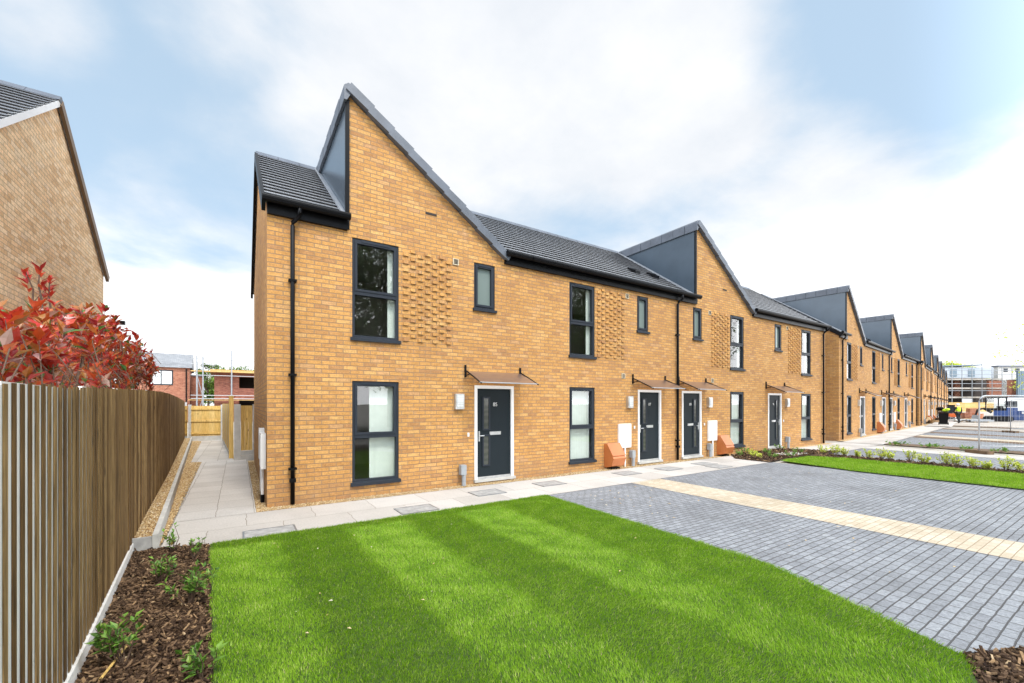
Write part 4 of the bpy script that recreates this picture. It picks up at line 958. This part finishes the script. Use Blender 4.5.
s2 = at_depth('scaffolding', 932, 110, 'scaffold of thin steel poles in front of the dark open storeys', 'scaffold'); m = MB()
for i in range(9): m.tube([(i*2.6,0,0),(i*2.6,0,11.0+1.5*random.random())], .09, 5)
for py in (391,384,375,371): m.tube([(-2,0,ZP(py)),(22.5,0,ZP(py))], .07, 5)
m.tube([(1.5,0,ZP(388)),(5.0,0,ZP(397))], .09, 5); m.build('poles', M['galv'], s2)
b2 = at_depth('site_building', 998, 118, 'off white panelled building with small dark windows behind the scaffold', 'building')
k2 = 118/423.3; Z2 = lambda py: EYE+(404-py)*k2
m = MB(); m.box(0,9.5,0,1.5,-.1,Z2(367)); m.build('wall', M['concrete'], b2); m = MB(); m.box(-.2,9.7,-.3,1.5,Z2(367)+.003,Z2(365.5)); m.build('roof_edge', M['cap'], b2)
for a in (1.5,4.8): m = MB(); m.box(a,a+1.2,-.03,-.004,Z2(372),Z2(368.5)); m.build('window', M['anth'], b2)
b3 = at_depth('brick_stair_tower', 1011.5, 106, 'slim red brick pier standing between the scaffold and the blue grey sheeting', 'tower')
m = MB(); m.box(0,1.2,0,1.0,-.1,EYE+24*106/423.3); m.build('wall', M['red_brick'], b3); m = MB(); m.box(-.1,1.3,-.1,1.1,EYE+24*106/423.3+.002,EYE+24.6*106/423.3); m.build('coping', M['concrete'], b3)
b4 = at_depth('sheeted_building', 1018, 104, 'blue grey profiled sheet building at the edge of the view', 'building'); m = MB()
for i in range(24): m.box(i*.4,i*.4+.26,-.06,0,-.1,EYE+33*104/423.3); m.box(i*.4+.26,i*.4+.4,0,.02,-.1,EYE+33*104/423.3)
m.box(0,9.6,.021,.4,-.1,EYE+33*104/423.3-.02); m.build('wall', M['bluegrey'], b4)
hd = at_depth('site_hoarding', 938, 96, 'long pale plywood hoarding closing off the end of the street', 'hoarding'); m = MB(); x = 0
while x < 24: m.box(x,x+1.2,0,.05,-.1,2.05,random.random()); x += 1.21
m.build('boards', M['ply'], hd); m = MB(); m.box(0,24,-.06,-.002,1.0,1.1); m.box(0,24,-.06,-.002,1.9,2.0); m.build('rails', M['new_wood'], hd)

def skin_mesh(name, pts, edges, rad, mat, parent, root=0, sub=1):
    me = bpy.data.meshes.new(name); me.from_pydata(pts, edges, []); o = bpy.data.objects.new(name, me); COL.objects.link(o); o.parent = parent
    md = o.modifiers.new('skin', 'SKIN'); md.use_smooth_shade = True
    for i, r in enumerate(rad): me.skin_vertices[0].data[i].radius = (r, r) if isinstance(r, float) else r
    me.skin_vertices[0].data[root].use_root = True; s = o.modifiers.new('sub', 'SUBSURF'); s.levels = sub; s.render_levels = sub; me.materials.append(mat); return o
px_, py_ = D(958,37.6)
pe = empty('person', (px_,py_,0), R(-40), 'worker walking away in a yellow hi vis vest, white helmet and dark clothes', 'person')
P = [(0,0,.95),(0,0,1.2),(0,.01,1.42),(0,.02,1.52),(0,.04,1.63), (.10,0,.90),(.12,.06,.50),(.12,-.02,.08),(.12,.14,.03), (-.10,0,.90),(-.12,-.10,.50),(-.12,-.26,.12),(-.12,-.14,.03),
     (.20,0,1.40),(.27,-.03,1.13),(.27,.08,.90),(.27,.12,.82), (-.20,0,1.40),(-.27,.02,1.13),(-.27,.13,.92),(-.27,.17,.84)]
Ed = [(0,1),(1,2),(2,3),(3,4),(0,5),(5,6),(6,7),(7,8),(0,9),(9,10),(10,11),(11,12),(2,13),(13,14),(14,15),(15,16),(2,17),(17,18),(18,19),(19,20)]
Rd = [.13,.13,.13,.05,.095,.08,.06,.045,.04,.08,.06,.045,.04,.06,.045,.036,.03,.06,.045,.036,.03]
skin_mesh('body', P, Ed, Rd, M['skin'], pe)
J = [0,5,6,7,8,9,10,11,12]; mp_ = {j:i for i,j in enumerate(J)}
skin_mesh('trousers', [P[j] for j in J], [(mp_[a],mp_[b]) for a,b in Ed if a in mp_ and b in mp_], [Rd[j]*1.22 for j in J], M['cloth'], pe)
J = [0,1,2,13,14,15,17,18,19]; mp_ = {j:i for i,j in enumerate(J)}
skin_mesh('jacket', [P[j] for j in J], [(mp_[a],mp_[b]) for a,b in Ed if a in mp_ and b in mp_], [Rd[j]*1.22 for j in J], M['cloth'], pe)
skin_mesh('vest', [(0,0,.98),(0,0,1.2),(0,.01,1.40),(.13,.0,1.43),(-.13,0,1.43)], [(0,1),(1,2),(2,3),(2,4)], [.18,.18,.175,.09,.09], M['hivis'], pe)
m = MB(); m.ball((0,.04,1.66), .125, 12, 8); m.tube([(0,.06,1.66),(0,.06,1.675)], .155, 14); m.build('helmet', M['white'], pe, True)

def wheelie(px, dep, label):
    e = at_depth('wheelie_bin', px, dep, label, 'wheelie bin', facing(px)); m = MB()
    m.prism([(-.24,-.27,.06),(.24,-.27,.06),(.24,.27,.06),(-.24,.27,.06)], (0,0,.01)); b = len(m.v)
    m.v += [(-.23,-.26,.07),(.23,-.26,.07),(.23,.26,.07),(-.23,.26,.07),(-.30,-.36,.98),(.30,-.36,.98),(.30,.36,.98),(-.30,.36,.98)]
    for q in ((0,1,5,4),(1,2,6,5),(2,3,7,6),(3,0,4,7),(4,5,6,7)): m.f.append(tuple(b+i for i in q)); m.t.append(.5)
    m.build('tub', M['black'], e); m = MB(); m.prism([(-.32,-.39,1.0),(-.32,-.39,1.04),(-.32,.30,1.10),(-.32,.40,1.06),(-.32,.40,1.0)],(.64,0,0)); m.build('lid', M['black'], e)
    for s in (-1,1): m = MB(); m.tube([(s*.27-.03,.28,.1),(s*.27+.03,.28,.1)], .10, 12); m.build('wheel', M['black'], e)
    m = MB(); m.tube([(-.26,.43,1.0),(.26,.43,1.0)], .018, 6); m.build('handle', M['black'], e); return e
wb = wheelie(943.5, 34.6, 'black wheelie bin heaped with yellow vests beside the terrace')
x, y = D(944,34.7); m = MB()
for i in range(9): m.ball((x+random.gauss(0,.11),y+random.gauss(0,.11),1.17+random.uniform(0,.10)), random.uniform(.10,.17), 7, 5, .5, .6)
tag(m.build('hi_vis_clothing', M['hivis']), 'crumpled yellow hi vis clothing heaped on the black bin', 'clothing')
x, y = D(940,34.9); m = MB()
for i in range(5): m.ball((x+random.gauss(0,.08),y+random.gauss(0,.08),1.22+random.uniform(0,.12)), random.uniform(.10,.18), 7, 5)
tag(m.build('rubbish_sack', M['black']), 'black sack perched on the lid of the wheelie bin', 'sack')
e = at_depth('site_locker', 951, 46, 'dark upright site locker beside the far house wall', 'locker', facing(951)); m = MB(); m.box(-.3,.3,0,.5,0,1.55); m.build('body', M['cloth'], e); m = MB(); m.prism([(-.33,-.03,1.551),(.33,-.03,1.551),(.33,.53,1.551),(-.33,.53,1.551)],(0,0,.06)); m.build('roof', M['black'], e); m = MB(); m.box(-.25,.25,-.03,-.003,.1,1.5); m.build('door', M['anth'], e)
e = at_depth('wheelbarrow', 951, 42, 'orange wheelbarrow standing between the bin and the worker', 'wheelbarrow'); b = MB()
b.v += [(-.30,-.2,.42),(.45,-.2,.42),(.45,.2,.42),(-.30,.2,.42),(-.6,-.38,.75),(.75,-.38,.75),(.75,.38,.75),(-.6,.38,.75)]; b.f += [(0,3,2,1),(0,1,5,4),(1,2,6,5),(2,3,7,6),(3,0,4,7)]; b.t += [.5]*5; b.build('tray', M['barrow'], e)
m = MB(); m.tube([(.7,-.05,.2),(.7,.05,.2)], .2, 14); m.build('wheel', M['black'], e); m = MB()
for s in (-1,1): m.tube([(.7,s*.06,.2),(-.3,s*.25,.40),(-1.1,s*.3,.6)], .02, 6); m.tube([(-.3,s*.25,.40),(-.4,s*.25,0)], .02, 6)
m.build('frame', M['galv'], e)

ex = at_depth('mini_excavator', 998, 42, 'small excavator with open dark cab parked at the end of the street', 'excavator', facing(998)); 
for s in (-1,1):
    m = MB(); m.prism([(-1.0,s*.65-.18,.12),(-.85,s*.65-.18,0),(.85,s*.65-.18,0),(1.0,s*.65-.18,.12),(1.0,s*.65-.18,.38),(.85,s*.65-.18,.48),(-.85,s*.65-.18,.48),(-1.0,s*.65-.18,.38)],(0,.36,0)); m.build('track', M['cloth'], ex)
m = MB(); m.box(-.3,1.2,-.7,.7,.52,1.05); m.box(.55,1.25,-.68,.68,1.051,1.35); m.build('body', M['blue'], ex)
m = MB()
for x in (-.85,-.02,.5):
    for yy in (-.5,.42): m.box(x,x+.09,yy,yy+.09,1.051,2.28)
m.box(-.9,.62,-.54,.54,2.281,2.38); m.box(-.85,.58,-.5,-.44,1.05,1.30); cbn = m.build('cab', M['cloth'], ex)
m = MB(); m.box(-.72,-.05,-.47,-.46,1.31,2.27); m.box(.10,.49,-.47,-.46,1.31,2.27); m.build('cab_glass', M['glass'], cbn)
m = MB(); m.box(-.1,.35,-.25,.25,1.06,1.5); m.build('seat', M['cloth'], cbn)
m = MB(); m.tube([(-.4,-.2,.85),(-.95,-.2,1.25),(-1.35,-.2,1.15)], [.13,.12,.10], 6); m.build('boom', M['cloth'], ex)
m = MB(); m.tube([(-1.35,-.2,1.15),(-1.5,-.2,.55)], [.10,.08], 6); m.build('dipper', M['cloth'], ex)
m = MB(); m.prism([(-1.7,-.45,.6),(-1.35,-.45,.6),(-1.25,-.45,.2),(-1.5,-.45,.05),(-1.8,-.45,.25)],(0,.5,0)); m.build('bucket', M['galv'], ex)
sk = at_depth('blue_skip', 1008, 43, 'long blue steel skip behind the steel fence panel', 'skip', facing(1012)); m = MB(); m.prism([(-.3,0,.05),(4.2,0,.05),(4.6,0,.95),(-.6,0,.95)],(0,1.2,0)); m.build('hull', M['blue'], sk)
m = MB(); m.box(-.65,4.65,-.05,.05,.951,1.02); m.build('rim', M['blue'], sk); m = MB()
for x in (.3,1.4,2.5,3.6): m.box(x-.05,x+.05,-.06,-.002,.15,.95)
m.build('ribs', M['blue'], sk); m = MB(); m.box(.9,2.3,-.075,-.062,.72,.95); m.build('plate', M['white'], sk)
vn = at_depth('site_cabin', 994, 62, 'white site cabin behind the excavator cab', 'cabin', facing(994)); m = MB(); m.box(0,6.5,0,2.4,.3,2.6); m.build('body', M['white'], vn)
m = MB(); m.box(-.06,6.56,-.06,2.46,2.601,2.72); m.build('roof', M['zinc'], vn); m = MB(); m.box(1,2.2,-.03,-.003,1.3,2.1); m.box(4,5.2,-.03,-.003,1.3,2.1); m.build('window', M['anth'], vn); m = MB(); m.box(0,6.5,.2,2.2,0,.299); m.build('base', M['concrete'], vn)
# loose materials between the worker and the excavator
grp = 'loose building materials on the far ground'
for i, (px, dep, mat, w_, h_, lab, nm, cat) in enumerate(((969,47,'red_brick',.9,.7,'stack of red bricks behind the worker, beside the fence post','brick_stack','brick stack'),(975,50,'red_brick',1.1,1.1,'tall stack of red bricks in front of the plywood hoarding','brick_stack','brick stack'),(981,46,'orange',.8,.6,'stack of terracotta blocks by the excavator bucket','block_stack','block stack'))):
    e = at_depth(nm, px, dep, lab, cat); m = MB()
    for zi in range(int(h_/.11)):
        for xi in range(int(w_/.24)): m.box(-w_/2+xi*.24, -w_/2+xi*.24+.225, random.uniform(0,.04), .5, .10+zi*.11, .10+zi*.11+.10)
    m.build('bricks', M[mat], e); m = MB(); m.box(-w_/2,w_/2,0,.5,.0,.03); m.box(-w_/2,w_/2,0,.5,.07,.098)
    for q in (0,.21,.42): m.box(-w_/2,w_/2,q,q+.08,.031,.069)
    m.build('pallet', M['ply'], e)
for px, dep, ww, lab in ((970,40.5,2.6,'flat bundle of pale boards lying near the worker'),(982,39.5,2.2,'grey bundle of steel lying left of the fence foot'),(994,42,2.0,'dark bundle of pipes in front of the excavator')):
    e = at_depth('material_bundle', px, dep, lab, 'bundle'); m = MB(); mt = {970:'bag',982:'galv',994:'cloth'}[px]
    for i in range(5): m.box(-ww/2+random.uniform(-.1,.1), ww/2+random.uniform(-.1,.1), i*.16, i*.16+.14, .06+random.uniform(0,.03), .20+random.uniform(0,.08))
    m.build('lengths', M[mt], e); m = MB(); m.box(-ww*.3,-ww*.3+.08,0,.8,0,.055); m.box(ww*.3-.08,ww*.3,0,.8,0,.055); m.build('bearers', M['ply'], e)
for px, dep, lab in ((926.5,37,'small heap of rubble and timber against the third terrace wall, by the bin'),(930,40,'heap of dark debris beside the far doors, behind the bin')):
    x, y = D(px,dep); m = MB()
    for i in range(26): m.obox((x+random.gauss(0,.4),y+random.gauss(0,.25),abs(random.gauss(.12,.12))), (random.uniform(.05,.4),random.gauss(0,.1),random.gauss(0,.1)), (0,random.uniform(.04,.12),0), (0,0,random.uniform(.03,.1)), random.random())
    o = m.build('rubble_heap', M['chip']); tag(o, lab, 'rubble', kind='stuff')

# steel mesh fence panels on rubber feet
def heras(p, ang, L, label, lean=0.0):
    e = empty('steel_fence_panel', (*p,0), ang, label, 'fence panel', 'temporary steel fence panels'); e.rotation_euler = (R(lean),0,ang)
    m = MB(); r = .022; m.tube([(0,0,.03),(0,0,1.80),(.03,0,1.90),(.12,0,1.97),(.22,0,1.99),(L-.22,0,1.99),(L-.12,0,1.97),(L-.03,0,1.90),(L,0,1.80),(L,0,.03)], r, 8); m.tube([(0,0,.25),(L,0,.25)], .02, 6); m.build('frame', M['galv_bright'], e, True)
    m = MB(); x = .12
    while x < L-.05: m.tube([(x,0,.26),(x,0,1.97)], .0022, 3, cap=False); x += .12
    for z in (.6,.95,1.3,1.65): m.tube([(.02,0,z),(L-.02,0,z)], .0025, 3, cap=False)
    m.build('wire_mesh', M['galv_bright'], e)
    for x in (0,L): m = MB(); m.prism([(x-.12,-.36,0),(x+.12,-.36,0),(x+.12,.36,0),(x-.12,.36,0)],(0,0,.11)); m.build('foot', M['mud'], e)
heras((21.45,3.50), -.62, 3.4, 'nearest steel mesh fence panel, its rounded corner rising beside the lime shrubs')
hp = D(1010.5,25.2); heras(hp, -.62, 3.4, 'farther steel mesh fence panel seen through the nearest one')

# small litter blown about
def bits(name, polys, n, size, z, label):
    mb = MB()
    for (x0, x1, y0, y1) in polys:
        for i in range(n):
            x, y = random.uniform(x0,x1), random.uniform(y0,y1); a = random.uniform(0,6.28); l = size*random.uniform(.5,1.4)
            mb.leaf((x,y,z+random.uniform(.002,.008)), (math.cos(a),math.sin(a),random.uniform(-.05,.25)), (0,0,1), l, l*.5, random.uniform(.6,1))
    tag(mb.build(name, M['stone']), label, 'litter', kind='stuff')
bits('leaf_litter', [(5,7,1.0,6.0),(8.2,12.8,1.2,6.0),(5.2,6.4,4.8,6.0)], 26, .045, 0, 'scattered tan leaf scraps on the grey block driveway')
bits('leaf_litter', [(.2,4.4,2.6,6.0)], 26, .03, .035, 'few dry leaf scraps lying on the striped lawn')
